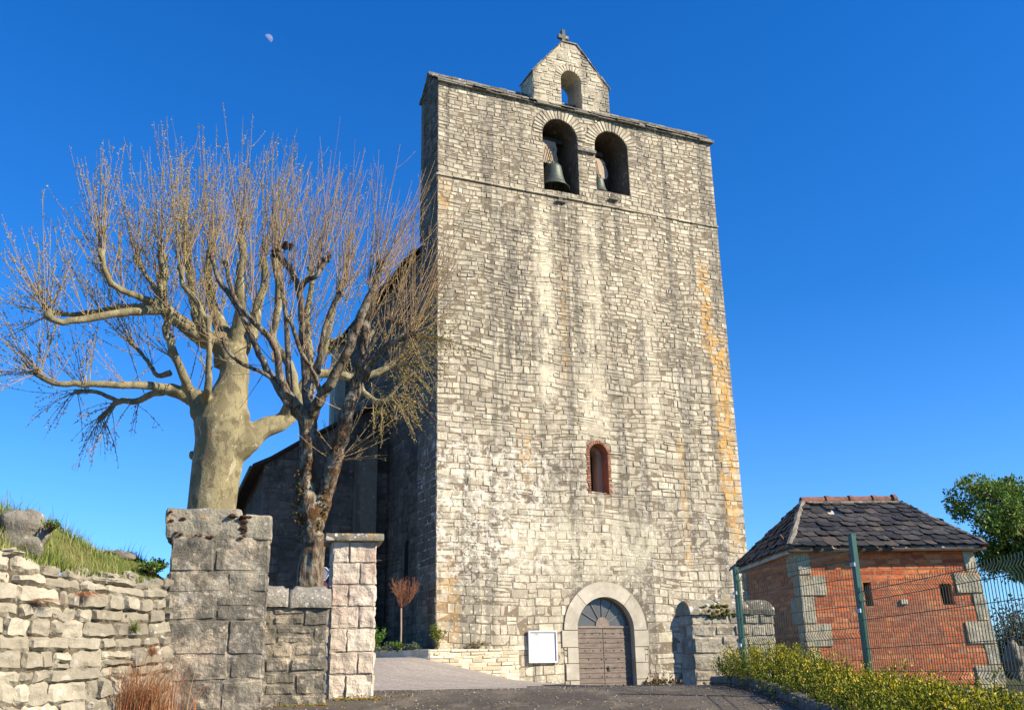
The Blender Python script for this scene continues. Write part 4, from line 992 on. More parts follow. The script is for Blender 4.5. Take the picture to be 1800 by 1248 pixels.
tuft('grass_tuft', 'large reddish dry grass clump at the foot of the rubble wall', 245, 1268, onR(245, 1240) - .2, 620, .80, M['dry'], 1, .17, .62, 0, .0036)
tuft('grass_tuft', 'reddish green tuft growing from the rubble wall beside the pier', 262, 1150, onR(262, 1140), 170, .36, M['dry'], 2, .035, .9, .3)
tuft('grass_tuft', 'hanging dry tuft near the top left of the rubble wall', 75, 1052, onR(75, 1040), 240, .42, M['dry'], 3, .06, .8, .55)
tuft('grass_tuft', 'green blades sprouting halfway along the rubble wall', 235, 1110, onR(235, 1100), 60, .36, M['grass'], 4, .02, 1.1, .2, .004)
tuft('grass_tuft', 'brownish tuft hanging over the middle top of the rubble wall', 150, 1040, onR(150, 1030), 160, .38, M['dry'], 5, .05, .8, .6)
shrub('ivy', 'small green ivy patch where the rubble wall meets the old pier', 'plant', atY(268, 1012, 9.9), .16, .16, 700, .03, M['leaf_d'], 9)
shrub('bank_shrub', 'small dark leafy sprig on the skyline left of the old pier', 'plant', atY(272, 1004, 10.0), .10, .14, 160, .03, M['leaf_d'], 10)
shrub('bank_shrub', 'small dark leafy sprig on the skyline beside the big boulder', 'plant', atY(88, 935, 8.7), .10, .12, 160, .03, M['leaf_d'], 12)
# moss strip at the foot of the low wall
mb = MB(); r = random.Random(41)
for k_ in range(420):
    px = r.choice([r.uniform(462, 575), r.uniform(480, 540), r.uniform(590, 665)]); p = atY(px, 1222, 10.93 if px < 576 else 11.35); x, y = p.x, p.y - abs(r.gauss(0, .06))
    mb.blob((x, y, gz(x, y) + .004), r.uniform(.006, .022), r.random(), .5, 6, 4, (1.5, 1.2, .6), r.random() * 9)
tag(mb.build('moss', plain('orange_green_moss', (.20, .09, .02), (.12, .13, .02), 9, .98, .05, .01)), kind='stuff')

# ------------------------------------------------------------------ road sign behind the linden trunk
rs = empty('road_sign', 'grey backs of two road signs on a thin post behind the smaller tree', 'sign', (atY(566, 1020, 16).x, 16, 0), R(8))
sg = plain('galvanised_sign_back', (.34, .34, .36), (.25, .25, .27), 5, .5, .4, 0, .5); zr = lambda py: atY(566, py, 16).z
mb = MB(); mb.tube([(0, 0, 1.2), (0, 0, zr(984))], .022, 8); mb.build('post', sg, rs)
mb = MB(); o_ = [(-.10, zr(998)), (.06, zr(998)), (.105, zr(1004)), (.105, zr(1010)), (.05, zr(1020)), (-.10, zr(1020))]; f = lambda s_, z_, h: (s_, -.03 - h, z_)
holed(mb, o_, [], f, 0); holed(mb, o_, [], f, -.012); reveal(mb, o_, f, 0, -.012); mb.build('arrow_plate', sg, rs)
mb = MB(); mb.tube([(x, -.035, z) for x, z in o_ + o_[:1]], .007, 5); mb.build('plate_rim', plain('white_rim', (.75, .75, .75), None, 4, .5), rs)
mb = MB(); rr_ = zr(1022) - zr(1038); c_ = [(.02 + math.cos(a) * rr_ * .55, zr(1031) + math.sin(a) * rr_ * .6) for a in np.linspace(0, 6.283, 17)[:-1]]
holed(mb, c_, [], f, 0); reveal(mb, c_, f, 0, -.01); mb.build('round_plate', plain('plum_sign', (.16, .05, .08), (.12, .04, .06), 4, .5), rs)

# ------------------------------------------------------------------ trees
def bark_plane():
    N = NT('plane_tree_bark', .85, .15); c = N.coord(); n = N.noise(N.map(c, (1, 1, .55)), 3.2, 4, .55, .6); n2 = N.noise(N.map(c, (1, 1, .6), (5, 5, 5)), 5, 5, .6, .4); n3 = N.noise(c, 30, 5, .7)
    cc = N.mix(N.rng(n, .44, .52), (.25, .215, .12), (.18, .155, .085)); cc = N.mix(N.rng(n2, .60, .63, 0, .8), cc, (.38, .34, .22)); cc = N.mix(N.rng(n2, .40, .43, .8, 0), cc, (.12, .10, .06)); n5 = N.noise(N.map(c, (1, 1, .8), (9, 2, 7)), 9, 6, .7); cc = N.mix(N.rng(n5, .56, .60, 0, .7), cc, (.16, .13, .08)); v5 = N.voro(N.map(c, (1, 1, .5)), 1.6); cc = N.mix(N.rng(v5, .06, .10, .8, 0), cc, (.30, .17, .10)); cc = N.mix(N.rng(n3, .5, .7, 0, .4), cc, (.12, .11, .07))
    N.col(cc); N.bump(N.math('ADD', n2, n3), .02); return N.m
def bark_linden():
    N = NT('grey_lichened_bark', .95, .1); c = N.coord(); n = N.noise(N.map(c, (1, 1, .22)), 22, 5, .65, .4); n2 = N.noise(c, 6, 5, .65); n3 = N.noise(N.map(c, (1, 1, 1), (3, 3, 3)), 4.5, 6, .7); n4 = N.noise(c, 28, 5, .7); Z = N.xyz(c)[2]
    cc = N.mix(N.rng(n, .40, .60), (.20, .155, .105), (.06, .045, .033)); cc = N.mix(N.rng(n2, .5, .62, 0, .7), cc, (.30, .27, .20)); cc = N.mix(N.rng(n4, .62, .72, 0, .5), cc, (.42, .40, .31))
    ms_ = N.math('MULTIPLY', N.rng(n3, .48, .56), N.math('MULTIPLY', N.rng(Z, 3.1, 3.5), N.rng(Z, 4.6, 5.6, 1, .15))); cc = N.mix(ms_, cc, (.085, .045, .02))
    N.col(cc); N.bump(N.math('ADD', n, n3), .03); return N.m
M['bplane'] = bark_plane(); M['blind'] = bark_linden()
M['shoot_p'] = plain('plane_tree_shoots', (.28, .205, .11), (.19, .145, .085), 2, .85, .1); M['shoot_l'] = plain('linden_shoots', (.35, .245, .14), (.23, .16, .095), 2, .85, .1)
M['bud'] = leaf_mat('yellow_buds', (.28, .21, .06), (.50, .40, .12), None, .2); M['budl'] = leaf_mat('young_yellow_leaves', (.20, .17, .03), (.40, .34, .07), None, .3)
M['cut'] = plain('dark_cut_wood', (.05, .035, .028), (.025, .02, .015), 14, .95, .1, .02)
PXM = 1 / 1777.0
def limb(mb, pts, Y, n=10, lump=.15, sd=0.0, sub=4, wob=.5):
    # pts: (px, py, r_px, dY); smoothed through a Catmull-Rom spline
    P = [Vector(atY(p[0], p[1], Y + (p[3] if len(p) > 3 else 0))) for p in pts]; Rr = [p[2] * Y * PXM for p in pts]
    out, ro = [], []
    for i in range(len(P) - 1):
        a, b, c_, d = P[max(0, i - 1)], P[i], P[i + 1], P[min(len(P) - 1, i + 2)]
        for k_ in range(sub):
            t = k_ / sub; out.append(.5 * ((2 * b) + (c_ - a) * t + (2 * a - 5 * b + 4 * c_ - d) * t * t + (3 * b - a - 3 * c_ + d) * t ** 3)); ro.append(lerp(Rr[i], Rr[i + 1], t))
    out.append(P[-1]); ro.append(Rr[-1]); 
    for i in range(1, len(out) - 1): out[i] += Vector((nz(i * .9 + sd, 1), nz(i * .9, sd + 5), nz(sd, i * .9))) * min(ro[i], .09) * wob
    mb.tube(out, ro, n, rnd.random(), True, lump, sd); return out, ro
def shoot(mb, mbb, p, d, L, r0, r, up=.5, twigs=4, bl=.05, bud=True, droop=0.0, budr=.013, tl=.3):
    pts = [p]; n_ = 7; q = p.copy(); dd = d.normalized(); w1 = rv(r) * .05
    for i in range(n_):
        dd = (dd + Vector((0, 0, up * .16)) - Vector((0, 0, droop * .12)) + w1 * math.sin(i * 1.7) + rv(r) * .03).normalized(); q = q + dd * (L / n_); pts.append(q.copy())
    mb.tube(pts, [lerp(r0, r0 * .28, i / n_) for i in range(n_ + 1)], 3, r.random(), False)
    def at(t): i = min(n_ - 1, int(t * n_)); return pts[i].lerp(pts[i + 1], t * n_ - i), (pts[i + 1] - pts[i]).normalized()
    if bud:
        for k_ in range(int(L / .11)):
            c_, dn = at(r.uniform(.12, 1)); mbb.octa(c_, (dn + rv(r) * .9).normalized(), budr * r.uniform(.7, 1.2), bl * r.uniform(.7, 1.2), r.random())
    for k_ in range(twigs):
        c_, dn = at(r.uniform(.15, .85)); s_ = (dn + rv(r) * .8 + Vector((0, 0, .3 - droop * .5))).normalized(); l2 = L * r.uniform(.3, 1) * tl; e_ = c_ + s_ * l2 * .5 + rv(r) * .02; e2 = e_ + (s_ + Vector((0, 0, .25))).normalized() * l2 * .5
        mb.tube([c_, e_, e2], [r0 * .5, r0 * .36, r0 * .25], 3, r.random(), False)
        if bud:
            for j in range(int(l2 / .09) + 1):
                f_ = r.random(); g2 = c_.lerp(e_, f_ * 2) if f_ < .5 else e_.lerp(e2, f_ * 2 - 1); mbb.octa(g2, (s_ + rv(r)).normalized(), budr * r.uniform(.7, 1.2), bl * r.uniform(.7, 1.2), r.random())
def fan_(mb, mbb, px, py, Y, dY, n_, ang, spr, L, r0, r, up=.5, twigs=4, droop=0.0, **kw):
    p = atY(px, py, Y + dY)
    for k_ in range(n_):
        a = R(ang + r.gauss(0, spr)); b = r.gauss(0, .38); d = RT * math.cos(a) + Vector((0, 0, 1)) * math.sin(a) + Vector((0, 1, 0)) * b
        shoot(mb, mbb, p + rv(r) * .07, d, L * r.uniform(.62, 1.08), r0 * r.uniform(.7, 1.15), r, up, twigs, droop=droop, **kw)

YP = 20.0
pt = empty('plane_tree', 'thick pollarded plane tree with smooth olive trunk and bare upright shoots', 'tree', (atY(372, 900, YP).x, YP, 1.0))
ptm = MB()
TRK = [(366, 1120, 50), (368, 1000, 45), (371, 900, 43), (380, 830, 44), (388, 780, 47), (390, 745, 50), (398, 712, 40), (410, 672, 29), (412, 645, 27), (406, 612, 24)]
LB = [
 [(380, 765, 36), (360, 722, 27), (345, 698, 18), (333, 702, 11), (303, 683, 9, -.3), (224, 677, 7, -.8), (146, 675, 6, -1.2), (95, 673, 5.5, -1.4), (66, 657, 6, -1.5)],
 [(333, 702, 10), (300, 690, 8, .3), (269, 692, 7, .6), (241, 705, 6.5, .8), (208, 706, 6, 1.0), (190, 722, 5, 1.0), (178, 736, 6, 1.0)],
 [(208, 705, 5, 1.0), (168, 689, 4.5, 1.3), (136, 688, 5, 1.5)],
 [(350, 705, 14), (337, 695, 12), (322, 660, 9, -.4), (305, 618, 7.5, -.6), (292, 584, 7, -.7), (296, 566, 8, -.7)],
 [(355, 700, 10), (364, 690, 8, -.8), (367, 645, 6, -1), (368, 600, 5, -1.1), (366, 560, 6, -1.1)],
 [(408, 640, 30), (396, 606, 24), (359, 595, 17, -.2), (318, 568, 14, -.5), (292, 545, 12, -.7), (282, 517, 9, -.8), (288, 480, 8, -.8), (284, 448, 9, -.8)],
 [(292, 545, 10, -.7), (269, 546, 8.5, -.9), (213, 550, 7.5, -1.3), (151, 561, 7, -1.7), (101, 565, 6, -2), (84, 552, 8, -2)],
 [(285, 538, 8, -.7), (255, 538, 7, -.4), (210, 541, 6, -.2), (168, 548, 5.5, 0), (120, 553, 5, .1), (90, 548, 7, .1)],
 [(286, 545, 8, -.7), (262, 528, 7, -1), (230, 517, 6, -1.3), (198, 500, 6, -1.6), (182, 468, 5.5, -1.7), (178, 440, 7, -1.7)],
 [(282, 520, 7, -.8), (264, 494, 5, -.2), (250, 475, 5, 0), (241, 455, 6.5, 0)],
 [(362, 597, 11, -.2), (346, 562, 9, .2), (338, 517, 8, .4), (332, 475, 7, .4), (328, 440, 8.5, .4)],
 [(370, 600, 10, -.2), (352, 575, 8, -1), (352, 540, 6, -1.2), (322, 500, 5, -1.4), (320, 470, 6.5, -1.4)],
 [(404, 625, 22), (400, 596, 16), (388, 570, 12, .3), (372, 530, 9, .6), (366, 480, 8, .7), (372, 440, 9, .7)],
 [(404, 620, 22), (416, 585, 15, -.1), (424, 545, 11, -.3), (420, 500, 9, -.5), (428, 450, 8, -.6), (424, 420, 9, -.6)],
 [(402, 640, 24), (425, 610, 18, .3), (445, 580, 13, .7), (452, 540, 10, .9), (466, 495, 8, 1), (462, 455, 9, 1)],
 [(300, 655, 7, .4), (277, 660, 5, .5), (260, 636, 4, .7), (242, 615, 3.5, .8), (230, 600, 4, .8)],
 [(395, 790, 40), (425, 778, 30), (460, 755, 20, .3), (500, 738, 17, .6), (524, 707, 13, .9), (538, 672, 11, 1.2), (570, 655, 9.5, 1.4), (625, 664, 8.5, 1.6), (662, 655, 7.5, 1.7), (690, 640, 7, 1.8)],
 [(500, 735, 14, .6), (516, 690, 11, .3), (508, 640, 9, .2), (480, 600, 8, 0), (486, 560, 7.5, 0), (490, 500, 7, 0), (482, 450, 8, 0)],
 [(536, 672, 9, 1.2), (560, 640, 8, 1), (576, 590, 7, .8), (586, 540, 6.5, .7), (600, 508, 7, .7)],
 [(630, 664, 7, 1.6), (640, 690, 6, 1.4), (668, 707, 6, 1.3), (688, 697, 6, 1.3)],
 [(538, 675, 8, 1.2), (545, 630, 8, 1.6), (540, 560, 7, 1.8), (548, 500, 6, 1.9), (545, 470, 7, 1.9)],
]
limb(ptm, TRK, YP, 24, .035, 1.0, 5, .1)
for px, py, rr_, dY in ((372, 738, 34, 0), (410, 735, 32, 0), (350, 722, 18, -.1), (430, 770, 24, 0), (345, 706, 13, 0), (338, 800, 7, .2)):
    p = atY(px, py, YP + dY); ptm.blob(p, rr_ * YP * PXM, .5, .2, 14, 10, (1, .9, 1.25))
for i, l_ in enumerate(LB): limb(ptm, l_, YP, 10, .22, 3.0 + i)
r = random.Random(77)
for l_ in LB:
    e_ = l_[-1]; p = atY(e_[0], e_[1], YP + (e_[3] if len(e_) > 3 else 0))
    for k_ in range(4): ptm.blob(p + rv(r) * .04, .06, r.random(), .5, 8, 6, (1, 1, .8), r.random() * 9)
for k_ in range(22):
    l_ = r.choice(LB[3:16]); a = r.choice(l_[2:]); p = atY(a[0], a[1], YP + (a[3] if len(a) > 3 else 0)); ptm.blob(p + rv(r) * a[2] * YP * PXM * .6, a[2] * YP * PXM * 1.0, r.random(), .5, 8, 6)
tro = ptm.build('trunk', M['bplane'], pt)
tro.matrix_parent_inverse = Matrix.Translation(-pt.location)
rm = tro.modifiers.new('fuse', 'REMESH'); rm.mode = 'VOXEL'; rm.voxel_size = .035; rm.use_smooth_shade = True
sh, bu_ = MB(), MB(); r = random.Random(55)
#      px   py   dY   n  angle spread length up droop
KN = [(66, 657, -1.5, 20, 150, 40, 1.5, .15, .5), (66, 657, -1.5, 8, 95, 20, 2.3, .4, 0), (95, 672, -1.3, 7, 100, 30, 1.4, .3, 0), (136, 688, 1.5, 9, 205, 42, 1.3, 0, .8), (150, 676, -1.2, 5, 100, 25, 1.3, .3, 0), (178, 736, 1, 14, 262, 42, 1.15, -.1, 1.0), (200, 712, 1, 8, 220, 50, 1.2, 0, .8), (240, 705, .8, 5, 290, 40, 1.0, 0, .9), (224, 677, -.8, 6, 110, 40, 1.4, .4, 0),
      (84, 551, -2, 22, 118, 36, 2.3, .4, 0), (88, 550, .1, 12, 165, 40, 1.6, .15, .3), (150, 560, -1.7, 5, 95, 25, 2.0, .5, 0), (213, 548, -1.2, 6, 92, 20, 2.0, .5, 0),
      (178, 438, -1.7, 22, 102, 25, 2.35, .5, 0), (196, 500, -1.5, 6, 120, 30, 1.6, .4, 0), (241, 455, 0, 16, 97, 17, 2.5, .6, 0), (284, 448, -.8, 18, 94, 16, 2.7, .6, 0), (282, 500, -.8, 5, 100, 25, 2.0, .5, 0), (320, 468, -1.4, 16, 94, 14, 2.9, .6, 0), (328, 438, .4, 18, 92, 14, 2.9, .6, 0), (338, 517, .4, 5, 95, 25, 2.2, .5, 0),
      (372, 438, .7, 20, 90, 12, 3.0, .6, 0), (372, 520, .6, 5, 90, 20, 2.4, .5, 0), (424, 418, -.6, 20, 86, 13, 2.8, .6, 0), (462, 453, 1, 18, 84, 13, 3.0, .6, 0), (482, 448, 0, 18, 80, 14, 2.7, .6, 0), (545, 468, 1.9, 16, 76, 15, 2.7, .6, 0), (600, 506, .7, 15, 72, 17, 2.6, .5, 0), (295, 566, -.7, 13, 105, 30, 2.0, .5, 0), (366, 558, -1.1, 11, 92, 22, 2.2, .5, 0),
      (230, 600, .8, 11, 130, 40, 1.3, .3, .2), (303, 625, -.5, 6, 130, 50, 1.2, .2, .3), (690, 640, 1.8, 16, 55, 32, 1.9, .3, .1), (688, 697, 1.3, 18, -25, 38, 1.25, -.1, .9), (625, 664, 1.6, 8, 70, 30, 1.7, .4, 0), (668, 706, 1.3, 10, -60, 40, 1.0, -.1, .9), (700, 640, 1.8, 14, 0, 35, 1.3, 0, .6), (570, 655, 1.4, 5, 88, 25, 1.8, .5, 0)]
for l_ in LB:
    for k_ in range(5):
        q = r.uniform(1.2, len(l_) - 1.2); i = int(q); a, b = l_[i], l_[i + 1]; f = q - i; a3 = a[3] if len(a) > 3 else 0; b3 = b[3] if len(b) > 3 else 0
        px, py = lerp(a[0], b[0], f), lerp(a[1], b[1], f); out = (px - 400) / 300
        if py > 700: continue
        KN.append((px, py, lerp(a3, b3, f), 2, 90 - out * 45, 30, max(.9, min(3.2, (py - 200 - abs(px - 390) * .45) / 88 * .75)), .45, 0))
for (px, py, dY, n_, ang, spr, L, up, dr) in KN:
    n_ = max(2, int(n_ * 1.12)); spr = spr if py > 600 or px < 120 else min(max(spr, 14), 22); L *= 1.0 if px < 300 else 1.0
    fan_(sh, bu_, px, py, YP, dY, n_, ang, spr, L, .0105, r, up, 3, dr, tl=.22)
o = sh.build('shoots', M['shoot_p'], pt); o.matrix_parent_inverse = Matrix.Translation(-pt.location)
o = bu_.build('buds', M['bud'], pt); o.matrix_parent_inverse = Matrix.Translation(-pt.location)

YL = 14.0
lt = empty('linden_tree', 'slimmer pollarded tree with grey lichened twin stems and mossy fork by the low wall', 'tree', (atY(545, 1040, YL).x, YL, 1.2))
lm = MB(); cm = MB()
LS = [[(541, 1215, 24), (543, 1100, 23), (545, 1040, 22), (548, 985, 21), (551, 935, 20), (548, 900, 21), (541, 865, 18), (541, 810, 15), (543, 768, 16), (541, 735, 17)],
 [(550, 925, 18), (562, 895, 16), (571, 870, 15), (585, 822, 14.5, -.1), (599, 772, 14, -.1), (612, 720, 13.5, -.2), (629, 672, 12, -.2), (640, 610, 10.5, -.3), (645, 565, 9, -.3), (655, 530, 8, -.3)],
 [(541, 745, 14), (520, 722, 11), (503, 703, 10, .1), (484, 674, 9, .3), (456, 623, 8, .4), (434, 573, 7, .5), (406, 522, 6.5, .6), (384, 492, 6, .6), (374, 455, 5, .6)],
 [(541, 740, 14), (519, 710, 11, -.2), (494, 669, 9.5, -.4), (484, 614, 8, -.5), (465, 585, 7, -.6), (440, 560, 6, -.6), (410, 520, 6, -.6), (398, 465, 5, -.6)],
 [(541, 742, 15), (540, 700, 12, .2), (537, 642, 11, .3), (533, 590, 9.5, .3), (527, 520, 8.5, .3), (517, 487, 8, .3), (498, 458, 8, .3), (488, 446, 9, .3)],
 [(526, 515, 7, .3), (538, 494, 6, .2), (556, 486, 5.5, .1), (565, 470, 6, .1), (574, 458, 5, .1)],
 [(543, 742, 15), (560, 705, 13, -.2), (586, 664, 12, -.4), (608, 625, 11, -.5), (624, 580, 10, -.6), (645, 532, 9, -.7), (658, 503, 8.5, -.7), (668, 472, 7.5, -.7)],
 [(541, 735, 11), (512, 700, 8, .6), (507, 640, 7.5, .8), (505, 587, 7, .8), (500, 530, 6, .9), (492, 500, 6, .9)],
 [(545, 700, 8, .2), (558, 655, 7, .5), (566, 600, 6.5, .6), (578, 555, 6, .7), (598, 515, 6.5, .7)],
 [(641, 670, 7.5, -.2), (655, 635, 7, -.4), (680, 607, 6.5, -.5), (704, 596, 6, -.6), (718, 592, 6.5, -.6)],
 [(638, 625, 6.5, -.3), (655, 580, 6, -.1), (675, 560, 5.5, 0), (700, 569, 5, .1), (726, 570, 5, .1)],
 [(562, 688, 6, -.3), (548, 648, 5, -.6), (530, 620, 5, -.8), (510, 560, 4.5, -.9)],
 [(484, 672, 6, .3), (462, 655, 5, .2), (430, 642, 5, 0), (404, 622, 4.5, -.1), (392, 600, 4.5, -.1)],
]
LS = [l_ if i < 2 else [(a[0], a[1], a[2] * .84) + tuple(a[3:]) for a in l_] for i, l_ in enumerate(LS)]
for i, l_ in enumerate(LS): limb(lm, l_, YL, 12 if i < 2 else 9, .28, 30.0 + i, 4)
r = random.Random(99)
for l_ in LS[2:]:
    e_ = l_[-1]; p = atY(e_[0], e_[1], YL + e_[3])
    for k_ in range(3): lm.blob(p + rv(r) * .03, .05, r.random(), .5, 8, 6, (1, 1, .8), r.random() * 9)
for (px, py, rr_, dY, a) in ((488, 444, 10, .3, 200), (500, 434, 6, .3, 60), (668, 468, 8, -.7, 80), (575, 456, 5, .1, 65), (720, 590, 7, -.6, 20), (508, 436, 5, .3, 50)):
    p = atY(px, py, YL + dY); d = (RT * math.cos(R(a)) + Vector((0, 0, 1)) * math.sin(R(a))) * .09
    cm = MB(); cm.tube([p - d * .4, p + d * .3, p + d], [rr_ * YL * PXM * 1.0, rr_ * YL * PXM, rr_ * YL * PXM * .75], 9, .5, True, .35, px)
    o = cm.build('cut_end', M['cut'], lt); o.matrix_parent_inverse = Matrix.Translation(-lt.location)
for k_ in range(60):
    l_ = r.choice(LS[:9]); i = r.randrange(1, len(l_) - 1); a = l_[i]; p = atY(a[0], a[1], YL + (a[3] if len(a) > 3 else 0)); lm.blob(p + rv(r) * a[2] * YL * PXM * .75, a[2] * YL * PXM * r.uniform(.35, .7), r.random(), .5, 8, 6)
INV = Matrix.Translation(-lt.location)
o = lm.build('trunk', M['blind'], lt); o.matrix_parent_inverse = INV
rm = o.modifiers.new('fuse', 'REMESH'); rm.mode = 'VOXEL'; rm.voxel_size = .016; rm.use_smooth_shade = True
mm_ = MB()
for k_ in range(420):
    px, py = r.choice([(528, 870), (530, 895), (545, 915), (562, 905), (556, 925), (532, 850), (540, 940), (575, 850), (568, 880), (528, 912)]); px += r.gauss(0, 7); py += r.gauss(0, 14)
    p = atY(px, py, YL - .11 + r.uniform(-.02, .12)); mm_.blob(p, r.uniform(.008, .024), r.random(), .6, 6, 4, (1, 1, 1), r.random() * 9)
o = mm_.build('moss', plain('trunk_moss', (.10, .05, .02), (.085, .085, .02), 12, .98, .05, .02), lt); o.matrix_parent_inverse = INV; tag(o, kind='stuff')
sh, bu_ = MB(), MB(); r = random.Random(66)
KL = [(505, 500, .3, 8, 88, 9, 2.2, .3), (560, 480, .2, 9, 88, 9, 2.3, .3), (610, 500, .3, 9, 84, 9, 2.3, .3), (650, 500, -.4, 10, 78, 10, 2.2, .3), (690, 560, -.2, 9, 80, 9, 2.4, .3), (726, 575, -.2, 9, 72, 10, 2.3, .3), (440, 520, 0, 8, 92, 9, 1.9, .3), (488, 446, .3, 9, 88, 14, 1.7, .5), (517, 487, .3, 5, 85, 14, 2.0, .5), (572, 460, .1, 8, 82, 10, 2.1, .5), (556, 486, .1, 5, 88, 14, 2.0, .5), (668, 475, -.7, 14, 66, 16, 1.9, .45), (655, 505, -.7, 8, 66, 20, 1.8, .45), (374, 455, .6, 9, 95, 14, 1.6, .5), (398, 465, -.6, 10, 92, 13, 1.8, .5), (406, 522, .6, 5, 95, 18, 1.7, .5),
      (492, 500, .9, 11, 88, 12, 2.0, .5), (598, 515, .7, 12, 80, 12, 1.9, .5), (510, 560, -.9, 7, 92, 16, 1.9, .5), (392, 600, -.1, 10, 125, 28, 1.3, .4), (434, 573, .5, 5, 100, 22, 1.6, .5), (718, 592, -.6, 16, 62, 24, 1.9, .3), (726, 570, .1, 14, 68, 20, 2.0, .4), (700, 569, .1, 6, 75, 20, 1.9, .4), (680, 607, -.5, 6, 60, 25, 1.6, .3), (655, 532, -.3, 13, 72, 18, 2.0, .4),
      (645, 565, -.3, 6, 80, 26, 1.5, .4), (640, 650, -.3, 5, 50, 30, 1.3, .3), (484, 640, -.4, 5, 110, 30, 1.2, .4), (530, 620, -.8, 5, 95, 20, 1.6, .4), (612, 720, -.2, 5, 80, 45, .8, .3), (590, 805, -.1, 7, 118, 25, .7, .3), (592, 808, -.1, 4, 35, 18, 1.6, .25), (596, 800, -.1, 3, 8, 14, 1.0, 0.0), (470, 650, .3, 4, 170, 30, 1.2, .2)]
for (px, py, dY, n_, ang, spr, L, up) in KL: fan_(sh, bu_, px, py, YL, dY, n_, ang, spr, L, .0078, r, up, 3, 0.0, budr=.006, bl=.022, tl=.22)
# long arching twigs with opening leaves hanging in front of the shaded wall
sh2, lv = MB(), MB()
for (px, py, dY, n_, ang, spr, L, up, dr) in [(718, 592, -.6, 18, -15, 38, 1.1, -.1, .8), (690, 640, -.3, 16, -35, 35, .95, -.1, .9), (655, 680, -.2, 10, -20, 35, .9, 0, .8), (700, 600, -.4, 10, 20, 30, 1.1, .1, .3)]:
    fan_(sh2, lv, px, py, YL, dY, n_, ang, spr, L, .005, r, up, 5, dr, budr=.010, bl=.036, tl=.35)
sh.v, base = sh.v, None
o_off = len(sh.v); sh.v += sh2.v; sh.f += [tuple(i + o_off for i in f) for f in sh2.f]; sh.t += sh2.t
o = sh.build('shoots', M['shoot_l'], lt); o.matrix_parent_inverse = INV
o = bu_.build('buds', M['bud'], lt); o.matrix_parent_inverse = INV
o = lv.build('young_leaves', M['budl'], lt); o.matrix_parent_inverse = INV

# leafy tree beyond the brick hut
YR = 22.0
et = empty('leafy_tree', 'dense dark green leafy tree beyond the brick hut at right edge', 'tree', (atY(1850, 1000, YR).x, YR, .9))
CT = Vector((0, 0, atY(1840, 925, YR).z - .9)); mb = MB(); mlv = MB(); r = random.Random(12)
mb.tube([(0, 0, -.2), (.05, .05, 1.2), (-.05, 0, 2.4), (0, 0, CT.z)], [.2, .16, .13, .08], 9, .5, True, .15)
for k_ in range(62):
    d = rv(r); d.z = d.z * .8 + .05; L = r.uniform(.75, 1.25) * 1.75
    tip = CT + Vector((d.x * L, d.y * L, d.z * L * .86)); a = Vector((0, 0, CT.z * .72)).lerp(CT, r.random()); m_ = a.lerp(tip, .5) + rv(r) * .2
    mb.tube([a, m_, tip], [.04, .025, .01], 5)
    for j in range(7):
        c_ = m_.lerp(tip, r.uniform(.0, 1.05)) + rv(r) * r.uniform(.05, .28); rd = r.uniform(.12, .26)
        dd = rv(r)
        for q in range(70):
            p = c_ + rv(r) * rd * r.random() ** .5; leaf(mlv, p, (rv(r) + (p - c_).normalized() + Vector((0, 0, .2))), rv(r), r.uniform(.07, .13), .022, r.random())
mb.build('trunk', M['twig'], et); mlv.build('crown', M['leaf_d'], et)

# ------------------------------------------------------------------ brick hut
HX, HY = atY(1413, 1100, 15.0).x, 15.0
hut = empty('brick_hut', 'small red brick hut with stone quoins and dark slate hipped roof', 'hut', (HX, HY, 0), R(3))
HW, HD, HZ = 2.72, 3.0, atY(1413, 965, 15).z - .02
bat = lambda s_, z_: s_ * (1 + .075 * max(0, HZ - z_) / 2.2)
hf = lambda s_, z_, h: (bat(s_, z_), -h, z_); hl = lambda s_, z_, h: (-h, s_, z_)
def weathered(N, c, cc):
    z_ = N.xyz(c)[2]; v = N.noise(N.map(c, (1, 1, 1), (3, 9, 1)), 2.2, 7, .7); v2 = N.noise(N.map(c, (1, 1, 1.6), (6, 2, 4)), 9, 6, .75)
    cc = N.mix(N.math('MULTIPLY', N.rng(v, .45, .58, 0, .55), N.rng(z_, 2.5, 2.8, 1, 0)), cc, (.22, .10, .07))
    return N.mix(N.math('MULTIPLY', N.rng(v2, .55, .66, 0, .55), N.rng(z_, 2.5, 2.85, 1, .1)), cc, (.50, .34, .23))
M['brick'] = stone_mat('hut_brick', [(0, (.32, .065, .026)), (.35, (.50, .115, .036)), (.7, (.60, .15, .045)), (1, (.64, .23, .085))], grime=(.26, .11, .065), ga=.4, spots=.35, spot_sc=9, spotc=(.46, .33, .24), micro=.3, bump=.008, extra=weathered)
M['quoin'] = stone_mat('hut_quoin_stone', [(0, (.33, .29, .20)), (1, (.46, .41, .30))], grime=(.17, .155, .11), ga=.65, spots=.5, spot_sc=9, micro=.35, orange=True)
M['bmortar'] = plain('sandy_brick_mortar', (.42, .20, .10), (.24, .10, .055), 10, .95, .1)
zH = lambda py: atY(1560, py, 15).z
slots = [(atY(1519, 1040, 15).x - HX, atY(1532, 1040, 15).x - HX, zH(1064), zH(1022)), (atY(1654, 1040, 15).x - HX, atY(1675, 1040, 15).x - HX, zH(1064), zH(1024))]
mb = MB(); sl_o = [[(a, c_), (b, c_), (b, d), (a, d)] for a, b, c_, d in slots]
holed(mb, [(0, .6), (HW, .6), (HW, HZ), (0, HZ)], sl_o, hf)
for o_ in sl_o: reveal(mb, o_, hf, 0, -.35)
